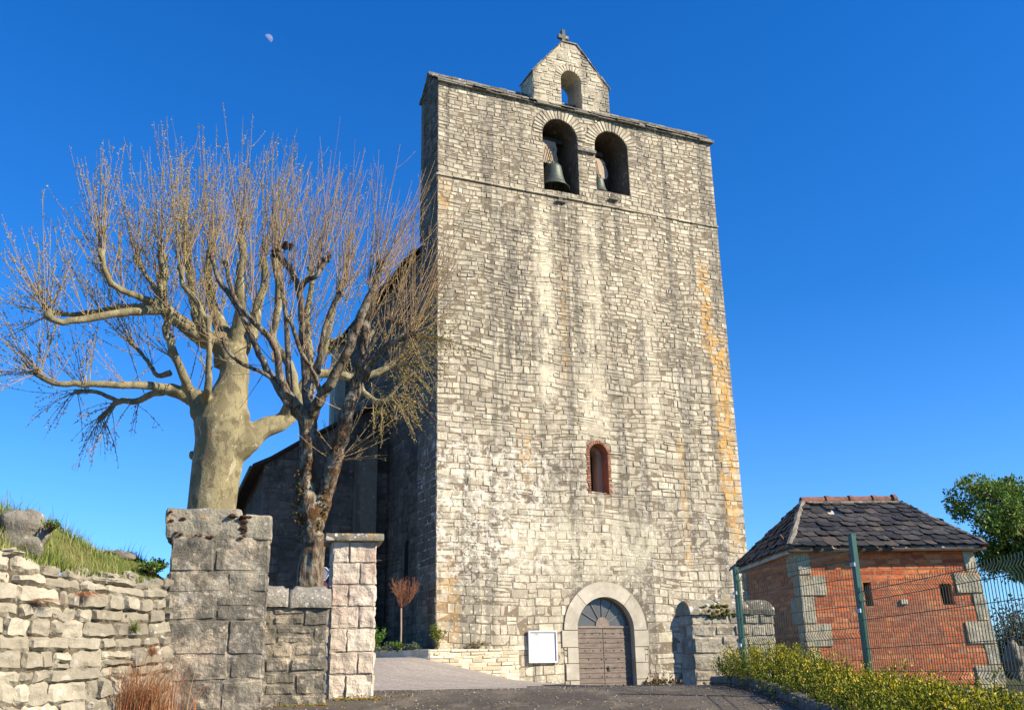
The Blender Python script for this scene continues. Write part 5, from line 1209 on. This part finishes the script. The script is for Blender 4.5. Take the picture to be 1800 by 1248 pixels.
mb.add([(0, 0, .6), (0, HD, .6), (0, HD, HZ), (0, 0, HZ)], [(0, 3, 2, 1)]); mb.add([(HW * 1.08, 0, .6), (HW * 1.08, HD, .6), (HW, HD, HZ), (HW, 0, HZ)], [(0, 1, 2, 3)]); mb.add([(0, HD, .6), (HW * 1.08, HD, .6), (HW, HD, HZ), (0, HD, HZ)], [(0, 1, 2, 3)])
mb.build('wall_core', M['bmortar'], hut)
# quoin layout (heights, long/short) as in the photograph
ql = []; z_ = HZ - .02; tog = 0
for hgt in (.34, .31, .40, .33, .30, .33, .32): ql.append((z_ - hgt, z_, tog)); z_ -= hgt; tog ^= 1
def qex(a, b):
    zm = (a + b) / 2; out = []
    for (p, q, t) in ql:
        if p <= zm < q: out += [(0, .20 if t == 0 else .40), (HW - (.17 if t == 0 else .38), HW)]
    for (a_, b_, c_, d) in slots:
        if c_ < zm < d: out.append((a_, b_))
    return sorted(out)
mb = MB(); nb_ = int((HZ - .75) / .076); crs = [.75 + i * (HZ - .75) / nb_ for i in range(nb_ + 1)]
masonry(mb, 0, HW, .75, HZ, hf, None, (.18, .27), gap=.012, proud=.002, bw=.006, rough=.002, jit=.003, n=1, sd=91, warp=.004, split=0, vary=.0012, tilt=.001, courses=crs, excl=qex, fq=9)
def qexs(a, b):
    zm = (a + b) / 2
    for (p, q, t) in ql:
        if p <= zm < q: return [(0, .46 if t == 0 else .22), (HD - .3, HD)]
    return []
masonry(mb, 0, HD, .75, HZ, hl, None, (.2, .27), gap=.012, proud=.002, bw=.006, rough=.002, jit=.003, n=1, sd=92, warp=.004, split=0, vary=.0012, tilt=.001, courses=crs, excl=qexs, fq=9)
mb.build('brick_wall', M['brick'], hut)
QM = [MB(), MB(), MB()]
for (p, q, t) in ql:
    mb = QM[0]
    stone(mb, [[.0, p + .005], [(.20 if t == 0 else .40) - .005, p + .005], [(.20 if t == 0 else .40) - .005, q - .005], [.0, q - .005]], hf, .018, .008, .012, 4, rnd.random(), 9, rnd.random() * 9, .004, .1)
    stone(mb, [[.0, p + .005], [(.46 if t == 0 else .22) - .005, p + .005], [(.46 if t == 0 else .22) - .005, q - .005], [.0, q - .005]], hl, .018, .008, .01, 2, rnd.random(), 9, rnd.random() * 9, .004, .1)
    mb = QM[1]
    stone(mb, [[HW - (.17 if t == 0 else .38) + .005, p + .005], [HW + .02, p + .005], [HW + .02, q - .005], [HW - (.17 if t == 0 else .38) + .005, q - .005]], hf, .014 + .012 * t, .008, .014, 4, rnd.random(), 9, rnd.random() * 9, .004, .1)
    mb = QM[2]
    stone(mb, [[HD - .3, p + .005], [HD, p + .005], [HD, q - .005], [HD - .3, q - .005]], hl, .018, .008, .01, 1, rnd.random(), 9)
for mb in QM: mb.build('quoins', M['quoin'], hut)
mb = MB(); a = atY(1588, 1058, 15).x - HX; stone(mb, [[a - .055, zH(1062)], [a + .055, zH(1062)], [a + .055, zH(1053)], [a - .055, zH(1053)]], hf, .03, .006, .004, 1, .5); mb.build('pale_block', M['pale'], hut)
mb = MB(); mb.box(.1, HW - .1, .36, .40, .8, HZ - .1); mb.build('dark_interior', M['darkgap'], hut)
# slate roof
M['slate'] = stone_mat('dark_roof_slate', [(0, (.015, .015, .016)), (.5, (.032, .031, .030)), (.85, (.055, .052, .048)), (1, (.08, .062, .048))], grime=(.06, .048, .034), ga=.4, spots=.25, spot_sc=9, micro=.4, bump=.006, spotc=(.25, .24, .21))
M['slate'].node_tree.nodes['Principled BSDF'].inputs['Roughness'].default_value = .6
EZ = HZ + .03; ov = .16; RZ = atY(1500, 876, 16.45).z - .03; ry = HD / 2
rl = atY(1424, 872, 16.4).x - HX - .02; rr2 = atY(1592, 878, 16.4).x - HX
CF = [Vector((-ov, -ov, EZ)), Vector((HW + ov + .02, -ov, EZ)), Vector((HW + ov, HD + ov, EZ)), Vector((-ov, HD + ov, EZ))]
RGl, RGr = Vector((rl, ry, RZ)), Vector((rr2, ry, RZ))
mb = MB(); und = [CF[0] + Vector((.05, .05, 0)), CF[1] + Vector((-.05, .05, 0)), CF[2] + Vector((-.05, -.05, 0)), CF[3] + Vector((.05, -.05, 0)), RGl, RGr]; dn = Vector((0, 0, .02))
mb.add([p - dn for p in und] + [p - dn - Vector((0, 0, .05)) for p in und[:4]], [(0, 1, 5, 4), (1, 2, 5), (2, 3, 4, 5), (3, 0, 4), (6, 7, 8, 9), (0, 6, 7, 1), (3, 9, 6, 0), (1, 7, 8, 2)])
mb.build('roof_boarding', plain('pale_underlay', (.55, .50, .42), (.40, .35, .28), 5, .9), hut)
roof = MB(); rs_ = random.Random(17)
def slates(E0, E1, T0, T1, nrow, sw, miss=None):
    eu = (E1 - E0).normalized(); W_ = (E1 - E0).length; mid = (T0 + T1) / 2; 
    upv = (T0 - E0) - eu * (T0 - E0).dot(eu); H_ = upv.length; upv = upv.normalized(); nn = eu.cross(upv).normalized()
    a0 = (T0 - E0).dot(eu); a1 = (T1 - E0).dot(eu)
    for k_ in range(nrow):
        t = k_ / nrow; v0 = H_ * t - .03; v1 = min(H_, v0 + H_ / nrow * 2.1)
        lo = lerp(0, a0, t); hi = lerp(W_, a1, t)
        x = lo - sw * (.5 if k_ % 2 else 0) * 1.0
        while x < hi:
            wd = sw * rs_.uniform(.75, 1.15); x0_, x1_ = max(x, lo - .01), min(x + wd - .006, hi + .01)
            if x1_ - x0_ > .03:
                cut = min(.07, (x1_ - x0_) * .35); j = rs_.uniform(-.03, .03); lf = .024 + rs_.uniform(0, .024); 
                q = (t, (x0_ + x1_) / 2)
                if not (miss and miss(*q)):
                    lim = lambda xx, vv: (xx, vv)
                    tt1 = v1 / H_; l1 = lerp(0, a0, min(1, tt1)); h1 = lerp(W_, a1, min(1, tt1))
                    pl_ = [(x0_ + cut, v0 + j, lf), (x1_ - cut * .2, v0 + j, lf), (x1_, v0 + .05 + j, lf), (max(min(x1_, h1), l1), v1, .004), (min(max(x0_, l1), h1), v1, .004), (x0_, v0 + .06 + j, lf)]
                    P3 = [E0 + eu * a_ + upv * b_ + nn * c_ for a_, b_, c_ in pl_]; P4 = [p - nn * .010 for p in P3]
                    roof.add(P3 + P4, [(0, 1, 2, 3, 4, 5), (0, 6, 7, 1), (1, 7, 8, 2), (0, 5, 11, 6), (2, 8, 9, 3)], rs_.random())
            x += wd
mp_ = atY(1468, 912, 15.4); 
def miss(t, x): return (.55 < t < .88) and abs(x - (.98 + (.88 - t) * .9)) < .12
slates(CF[0], CF[1], RGl, RGr, 10, .215, miss)
slates(CF[3], CF[0], RGl, RGl, 10, .215)
slates(CF[1], CF[2], RGr, RGr, 11, .19)
slates(CF[2], CF[3], RGr, RGl, 11, .19)
roof_o = roof.build('slate_roof', M['slate'], hut)
terr = plain('terracotta', (.27, .11, .07), (.11, .07, .05), 9, .85, .2, .008, 0, .0)
mb = MB(); nseg = 4
def half_tube(mb, a, b, r_, k_=9, e0=0):
    d = (b - a).normalized(); s_ = d.cross(Vector((0, 0, 1))).normalized(); u_ = s_.cross(d); vs = []
    for p in (a, b):
        for rr_ in (r_, r_ - .015):
            for i in range(k_ + 1):
                th = R(-12) + R(204) * i / k_; vs.append(p + s_ * math.cos(th) * rr_ + u_ * math.sin(th) * rr_)
    m_ = k_ + 1; fs = [(i, i + 1, 2 * m_ + i + 1, 2 * m_ + i) for i in range(k_)] + [(m_ + i, 3 * m_ + i, 3 * m_ + i + 1, m_ + i + 1) for i in range(k_)] + [(i, m_ + i, m_ + i + 1, i + 1) for i in range(k_)] + [(2 * m_ + i, 2 * m_ + i + 1, 3 * m_ + i + 1, 3 * m_ + i) for i in range(k_)]
    mb.add(vs, fs, rnd.random())
for i in range(4):
    a = RGl.lerp(RGr, i / 4 + (.0 if i else -.02)); b = RGl.lerp(RGr, (i + 1) / 4 + (0 if i < 3 else -.03)); o_ = Vector((0, 0, .0)); tb = MB(); 
    half_tube(tb, a + o_, b + o_, .085)
    if i: 
        c_ = (b - a).normalized(); half_tube(tb, a - c_ * .015, a + c_ * .055, .105)
    if i == 3: c_ = (b - a).normalized(); half_tube(tb, b - c_ * .02, b + c_ * .04, .115)
    tb.build('ridge_tile', terr, roof_o)
M['cem'] = stone_mat('grey_roof_mortar', [(0, (.16, .145, .12)), (1, (.21, .19, .155))], grime=(.07, .062, .05), ga=.8, spots=.4, spot_sc=12, micro=.5, bump=.02)
mb = MB()
def strip(mb, a, b, r_, sq=.5, k_=14, sd=0.0):
    pts = [a.lerp(b, i / k_) + Vector((nz(i * .9 + sd), nz(i * .9, 4 + sd), nz(i * .8, 9 + sd))) * .02 for i in range(k_ + 1)]; mb.tube(pts, [r_ * (1 + .35 * nz(i * 1.3 + sd, 2)) for i in range(k_ + 1)], 8, .5, True, .3, sd)
strip(mb, CF[0] + Vector((.03, .03, .02)), RGl + Vector((0, 0, .0)), .055, sd=1); strip(mb, RGr + Vector((0, 0, .0)), CF[1] + Vector((-.02, .02, .02)), .035, sd=5); strip(mb, RGl + Vector((.05, -.08, -.05)), RGr + Vector((0, -.08, -.05)), .05, sd=9); strip(mb, CF[3] + Vector((.03, 0, .02)), RGl, .03, sd=14)
mb.build('hip_mortar', M['cem'], roof_o)
mb = MB(); x = -.1
for i in range(9):
    p0 = Vector((lerp(-.1, HW + .1, i / 8), -ov + .02, EZ - .06)); mb.tube([p0, p0 + Vector((0, .5, .3))], .03, 6)
mb.tube([(-.16, -.13, EZ - .045), (HW + .16, -.13, EZ - .06)], .028, 6); mb.build('eaves_poles', plain('grey_old_wood', (.10, .065, .045), None, 9, .9), hut)

# ------------------------------------------------------------------ wall stub beside the tower, mostly hidden, kept to cast its shadow there
VW = -.58
w0 = onF(1219, 1100, VW); w1 = onF(1362, 1100, VW); wt = onF(1250, 1080, VW)[1]
sw_ = empty('shadow_wall_stub', 'stone wall stub against the right foot of the tower, kept for its shadow, mostly hidden behind the nearer coped wall', 'wall', CO, AL)
U0w, U1w = w0[0], w1[0]
mb = MB(); mb.box(U0w + .005, U1w, VW + .005, -.02, .7, wt); mb.build('core', M['lime'], sw_)
mb = MB(); masonry(mb, U0w, U1w, .8, wt, lambda s_, z_, h: (s_, VW - h, z_), (.2, .34), (.3, .6), gap=.02, proud=.02, bw=.02, rough=.03, sd=101, warp=.04, n=3, fq=5)
masonry(mb, VW, -.02, .8, wt, lambda s_, z_, h: (U0w - h, s_, z_), (.2, .34), (.3, .6), gap=.01, proud=.01, bw=.02, rough=.01, sd=102, warp=.0)
mb.build('wall_stones', M['pier'], sw_)
mb = MB(); prof = [(VW - .05, wt - .02), (VW - .05, wt + .12), (VW + .10, wt + .27), (VW + .32, wt + .33), (VW + .55, wt + .27), (-.01, wt + .12), (-.01, wt - .02)]
k_ = 6
for i in range(k_):
    a, b = lerp(U0w - .02, U1w, i / k_), lerp(U0w - .02, U1w, (i + .985) / k_); dz = rnd.uniform(-.02, .03); vs = []; 
    for xx in (a, a + .03, (a + b) / 2, b - .03, b):
        q = 0 if xx in (a, b) else .02
        for (v_, z_) in prof: vs.append((xx, v_ + rnd.uniform(-.012, .012), z_ + dz + q + rnd.uniform(-.015, .015)))
    P_ = len(prof); mb.add(vs, [(i_ * P_ + j, (i_ + 1) * P_ + j, (i_ + 1) * P_ + j + 1, i_ * P_ + j + 1) for i_ in range(4) for j in range(P_ - 1)] + [tuple(range(P_)), tuple(4 * P_ + j for j in range(P_))], rnd.random())
mb.build('coping', M['piercap'], sw_)
# coped wall on the far side of the gateway, in line with the left one
oR, lR_ = turned(1216, 14.0, R(15))
rwl = empty('coped_wall', 'low stone wall with rounded mossy coping between the church door and the brick hut', 'wall', oR, R(15))
xr1 = lR_(1360, 1100)[0]; zr_ = lambda py: lR_(1280, py)[1]
mb = MB(); mb.box(.005, xr1 - .005, .004, .40, .9, zr_(1078)); mb.build('core', M['lime'], rwl)
mb = MB(); stone_box(mb, 0, xr1, 0, .40, [.95, 1.25, zr_(1178), zr_(1150), zr_(1118), zr_(1098), zr_(1078)], (.16, .40), .010, .010, .018, .022, 4, 131, fq=10, jit=.01)
mb.build('wall_stones', M['rubble'], rwl)
mb = MB(); zb_ = zr_(1078)
for (a, b) in ((-.03, xr1 * .34), (xr1 * .345, xr1 * .7), (xr1 * .705, xr1 + .02)):
    prof = [(-.04, zb_ - .01), (-.045, zb_ + .06), (.03, zb_ + .15), (.13, zb_ + .20), (.27, zb_ + .20), (.37, zb_ + .15), (.445, zb_ + .06), (.44, zb_ - .01)]; K = 9; vs = []; dz = rnd.uniform(-.012, .012)
    for i in range(K + 1):
        xx = lerp(a, b, i / K); sh = 1.0 if 0 < i < K else .9
        for (y_, z_) in prof: q = nz(xx * 7, y_ * 7, z_ * 7) * .022; vs.append((xx, y_ + q, zb_ + (z_ - zb_) * sh + dz + q))
    P_ = len(prof); mb.add(vs, [(i * P_ + j, (i + 1) * P_ + j, (i + 1) * P_ + j + 1, i * P_ + j + 1) for i in range(K) for j in range(P_ - 1)] + [tuple(range(P_)), tuple(K * P_ + j for j in range(P_))[::-1]], rnd.random())
mb.build('coping', M['piercap'], rwl)
mb = MB(); r = random.Random(61)
for k_ in range(70): a = abs(r.gauss(.42, .12)); mb.blob((a, -.05 + r.uniform(0, .04), zb_ + .05 + r.uniform(-.09, .06)), r.uniform(.01, .028), r.random(), .5, 6, 4, (1.3, .7, 1), r.random() * 9)
tag(mb.build('moss', M['mossg'], rwl), kind='stuff')
# dark weeds at the wall foot
r = random.Random(44); mb = MB()
for k_ in range(260):
    u_ = r.uniform(7.9, U0w) if r.random() < .8 else r.uniform(7.6, 8.3); v_ = r.uniform(-.35, -.05); p = cl(u_, v_); leaf(mb, Vector((p.x, p.y, gz(p.x, p.y) + r.uniform(0, .14) * (1 + (r.random() < .06) * 2))), rv(r) + Vector((0, 0, 1)), rv(r), r.uniform(.06, .14), .03, r.random())
tag(mb.build('weeds', leaf_mat('brown_weeds', (.06, .06, .02), (.16, .09, .04))), kind='stuff')

# ------------------------------------------------------------------ green mesh fence
gm = plain('green_powder_coat', (.008, .075, .05), (.006, .06, .04), 3, .4, .45); wm = plain('dark_green_wire', (.010, .045, .032), None, 3, .5, .4); clipm = plain('pale_fence_clip', (.55, .58, .56), None, 3, .5)
fence = empty('mesh_fence', 'dark green welded wire mesh fence on green steel posts in front of the brick hut', 'fence', (0, 0, 0))
P1 = Vector((atY(1298, 1060, 12.8).x, 12.8, 0)); P2 = Vector((atY(1512, 1060, 10.4).x, 10.4, 0)); P3 = Vector((3.70, 6.9, 0))
def post(P, d, ztp, zbt, clips):
    a = math.atan2(d.y, d.x); m_ = Matrix.Translation((P.x, P.y, 0)) @ Matrix.Rotation(a, 4, 'Z')
    mb = MB(); mb.box(-.032, .032, -.026, -.012, zbt, ztp, .5, m_); mb.box(-.032, -.010, -.012, .026, zbt, ztp, .5, m_); mb.box(.010, .032, -.012, .026, zbt, ztp, .5, m_); mb.box(-.035, .035, -.03, .03, ztp, ztp + .012, .5, m_)
    o = mb.build('post', gm, fence)
    for z_ in clips: mb = MB(); mb.box(-.040, .040, -.040, -.027, z_ - .02, z_ + .02, .5, m_); mb.build('clip', clipm, o)
def panel(A, B, zt, H_, folds, horis):
    d = (B - A); L = d.length; d.normalize(); n_ = Vector((d.y, -d.x, 0)); mb = MB()
    def off(z_):
        o_ = 0
        for f_ in folds:
            k_ = 1 - abs((zt - z_) - f_) / .05
            if k_ > 0: o_ = max(o_, k_ * .035)
        return o_
    zs2 = sorted(set([zt, zt - H_] + [zt - f_ + e for f_ in folds for e in (-.05, 0, .05)]), reverse=True)
    k_ = int(L / .05)
    for i in range(k_ + 1):
        p = A + d * (i * L / k_); mb.tube([p + n_ * off(z_) + Vector((0, 0, z_ + (.028 if j == 0 else 0))) for j, z_ in enumerate(zs2)], .0036, 4, .5, False)
    for h_ in [f_ + e for f_ in folds for e in (-.05, .05)] + horis:
        mb.tube([A + n_ * .004 + Vector((0, 0, zt - h_)), B + n_ * .004 + Vector((0, 0, zt - h_))], .0042, 4, .5, False)
    mb.build('mesh_panel', wm, fence)
dP = (P2 - P1).normalized(); dQ = (P3 - P2).normalized(); zt1 = atY(1303, 1005, 12.8).z; zt2 = atY(1530, 1036, 10.35).z
post(P1, dP, atY(1293, 998, 12.8).z, .8, (atY(1298, 1042, 12.8).z, zt1 - .9)); post(P2, dP, atY(1499, 940, 10.4).z, .6, (atY(1508, 992, 10.4).z, atY(1516, 1073, 10.4).z)); post(P3, dQ, zt2 + .1, .3, (zt2 - .3,))
nP = Vector((dP.y, -dP.x, 0)) * .03; nQ = Vector((dQ.y, -dQ.x, 0)) * .03
panel(P1 + dP * .04 - nP * 0, P2 - dP * .04, zt1, 1.75, (.07, .85, 1.65), [.30, .58, 1.12, 1.4])
panel(P2 + dQ * .04, P3 - dQ * .04, zt2, 1.75, (.07, .85, 1.65), [.30, .58, 1.12, 1.4])

# ------------------------------------------------------------------ hedge, kerb, right side
hp = [(Vector((3.05, 13.4, 0)), 1.90), (Vector((3.05, 12.2, 0)), 1.84), (Vector((3.1, 10.8, 0)), 1.68), (Vector((3.14, 9.4, 0)), 1.56), (Vector((3.12, 8.2, 0)), 1.49), (Vector((3.2, 7.2, 0)), 1.43), (Vector((3.3, 6.2, 0)), 1.38)]
def hedge_pt(t):
    t *= len(hp) - 1; i = min(len(hp) - 2, int(t)); f = t - i; return hp[i][0].lerp(hp[i + 1][0], f), lerp(hp[i][1], hp[i + 1][1], f)
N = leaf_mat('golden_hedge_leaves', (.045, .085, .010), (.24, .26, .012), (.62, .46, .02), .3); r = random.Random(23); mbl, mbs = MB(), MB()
for k_ in range(720):
    t = r.random(); c_, zt = hedge_pt(t); zg = gz(c_.x, c_.y) - .05; sx = r.uniform(-.46, .46); top = zt - .22 * (abs(sx) / .45) ** 3 + .20 * nz(c_.y * 1.9 + sx * 2.4, 3) - .05 + r.uniform(-.05, .06) + (.10 if r.random() < .07 else 0)
    b = Vector((c_.x + sx * .6, c_.y + r.gauss(0, .08), zg)); tip = Vector((c_.x + sx * 1.25, b.y + r.gauss(0, .10), max(top, zg + .12))); m_ = b.lerp(tip, .55) + rv(r) * .03
    mbs.tube([b, m_, tip], [.007, .005, .003], 3, r.random(), False)
    for j in range(62):
        f = r.random() ** .7; q = b.lerp(m_, f * 2) if f < .5 else m_.lerp(tip, f * 2 - 1); q = q + rv(r) * r.uniform(.005, .07)
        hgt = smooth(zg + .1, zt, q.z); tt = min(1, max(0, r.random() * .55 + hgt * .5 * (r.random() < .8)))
        leaf(mbl, q, rv(r) + Vector((0, 0, .9)), rv(r), r.uniform(.022, .038), .0075, tt)
hd = empty('hedge', 'low golden green clipped hedge along the kerb in front of the mesh fence', 'hedge', (2.9, 10, 1.1))
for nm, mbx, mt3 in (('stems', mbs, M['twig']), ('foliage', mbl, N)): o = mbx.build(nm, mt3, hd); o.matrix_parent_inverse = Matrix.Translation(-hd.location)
mb = MB(); prof = [(-.07, -.1), (-.07, .08), (-.05, .105), (.05, .11), (.07, .08), (.07, -.1)]
ky = steps(6.0, 13.9, .2); vs = []
for i, y in enumerate(ky):
    x = kerbx(y) + .07; z = gz(x, y)
    for (a, b) in prof: vs.append((x + a + .006 * nz(y * 3, a * 9), y, z + b + .008 * nz(y * 4, b * 9)))
P_ = 6; mb.add(vs, [(i * P_ + j, (i + 1) * P_ + j, (i + 1) * P_ + j + 1, i * P_ + j + 1) for i in range(len(ky) - 1) for j in range(P_ - 1)])
tag(mb.build('kerb', plain('old_kerb_concrete', (.19, .17, .145), (.11, .10, .085), 12, .9, .2, .01), None, False), kind='structure')
def rbed(x, y): return gz(x, y) + interp(x - kerbx(y), [(0, .02), (.3, .05), (1.5, -.1), (6, -.25)])
bx = steps(0, 9, .5); vs = []; by = steps(5.5, 36, 1)
mb = MB()
for y in by:
    for d in bx: x = kerbx(y) + .10 + d; vs.append((x, y, rbed(x, y) + .02 * nz(x * 3, y * 3)))
mb.add(vs, [(j * len(bx) + i, j * len(bx) + i + 1, (j + 1) * len(bx) + i + 1, (j + 1) * len(bx) + i) for j in range(len(by) - 1) for i in range(len(bx) - 1)])
tag(mb.build('planting_bed', earth('dark_bed_soil', (.035, .045, .015), (.08, .055, .035)), None, True), kind='structure')
boulder(1786, 1160, 20, .22, .2, .34, 'pale boulder behind the right edge of the brick hut', 15)
# far bushes and low hill
mb = MB(); vs = []; fs = []
for i in range(41):
    a = R(-60 + 120 * i / 40); 
    for (d, k_) in ((150, 0), (190, .6), (260, 1), (420, .2)):
        h = (3.2 + 2.2 * nz(i * .35, 2)) * k_; 
        if a < R(10): h *= .12
        vs.append((math.sin(a) * d, math.cos(a) * d, h * d / 190 + (.3 if k_ else -1)))
mb.add(vs, [(i * 4 + j, (i + 1) * 4 + j, (i + 1) * 4 + j + 1, i * 4 + j + 1) for i in range(40) for j in range(3)])
tag(mb.build('hill', earth('far_hillside', (.06, .075, .04), (.10, .09, .06)), None, True), kind='structure')
def bare_bush(px, Y, h, label, sd, mat):
    r = random.Random(sd); p = atY(px, 1160, Y); e = empty('far_bush', label, 'bush', (p.x, Y, gz(p.x, Y) - .2)); a, b = MB(), MB()
    for k_ in range(60):
        an = r.uniform(0, 6.28); q = r.random(); tip = Vector((math.cos(an) * h * .7 * q, math.sin(an) * h * .5 * q, h * r.uniform(.5, 1.0))); a.tube([(0, 0, 0), tip * .5 + rv(r) * .1, tip], [h * .012, h * .008, .01], 3)
        for j in range(26): leaf(b, tip * r.uniform(.45, 1.02) + rv(r) * h * .12, rv(r), rv(r), h * .05, h * .014, r.random())
    a.build('stems', M['twig'], e); b.build('foliage', mat, e)
mbsh = leaf_mat('dull_scrub', (.045, .045, .03), (.12, .10, .06))
bare_bush(1772, 48, 2.9, 'brown scrubby bush on the skyline between hut and picture edge', 1, mbsh)
bare_bush(1800, 44, 3.4, 'taller brown scrubby bush at the right picture edge', 2, mbsh)

# ------------------------------------------------------------------ moon: the sunlit half of a far sphere, with a sky-blue glow added
md_ = ray(471.5, 68.5); DM = 9000.0; mc_ = EYE + md_ * DM; rM = 7.6 / 1777 * DM
zA = SUN; mb = MB(); R_ = rM; n1_, n2_ = 10, 24; xA = zA.orthogonal().normalized(); yA = zA.cross(xA); vs = []
for i in range(n1_ + 1):
    ph2 = math.pi * .5 * i / n1_
    for j in range(n2_): th = 2 * math.pi * j / n2_; vs.append((zA * math.cos(ph2) + (xA * math.cos(th) + yA * math.sin(th)) * math.sin(ph2)) * R_)
mb.add(vs, [(i * n2_ + j, i * n2_ + (j + 1) % n2_, (i + 1) * n2_ + (j + 1) % n2_, (i + 1) * n2_ + j) for i in range(n1_) for j in range(n2_)])
N = NT('glowing_moon_surface', 1, 0); c = N.coord(); n = N.noise(N.map(c, (1 / rM,) * 3), 1.6, 3, .5); N.col((.07, .075, .09)); N.put(N.b.inputs['Emission Color'], N.mix(N.rng(n, .42, .58), (.22, .30, .62), (.12, .22, .56))); N.b.inputs['Emission Strength'].default_value = .42
mo = mb.build('moon', N.m, None, True); mo.location = mc_; tag(mo, 'pale half moon high in the blue sky above the bare plane tree', 'moon')

# ------------------------------------------------------------------ small litter and weeds on the ground
mb = MB(); r = random.Random(5)
for k_ in range(900):
    y = 9.2 + 5.5 * r.random() ** 1.3; x = r.uniform(-2.6, kerbx(y)); mb.blob((x, y, gz(x, y) + .004), r.uniform(.004, .012), r.random(), .6, 6, 4, (1, 1, .6), r.random() * 9)
tag(mb.build('loose_stones', M['rubble']), kind='stuff')
mb = MB()
for k_ in range(700):
    q = r.random()
    if q < .45: y = 9.5 + 5 * r.random(); x = kerbx(y) - abs(r.gauss(0, .10))
    elif q < .75: x = r.uniform(-2.5, -1.2); y = 11.4 + .1 * r.random() - .35 * (r.random() < .4) * r.random()
    else: p = cl(r.uniform(1, 9), -.45 - abs(r.gauss(0, .25))); x, y = p.x, p.y
    leaf(mb, Vector((x, y, gz(x, y) + .006 + .02 * r.random())), Vector((r.uniform(-1, 1), r.uniform(-1, 1), r.uniform(0, .5))), rv(r), r.uniform(.015, .04), .008, r.random())
tag(mb.build('leaf_litter', leaf_mat('fallen_leaves', (.10, .05, .02), (.22, .13, .05), (.12, .13, .03))), kind='stuff')
# overhead cable beyond the right edge of the picture; its shadow crosses the road
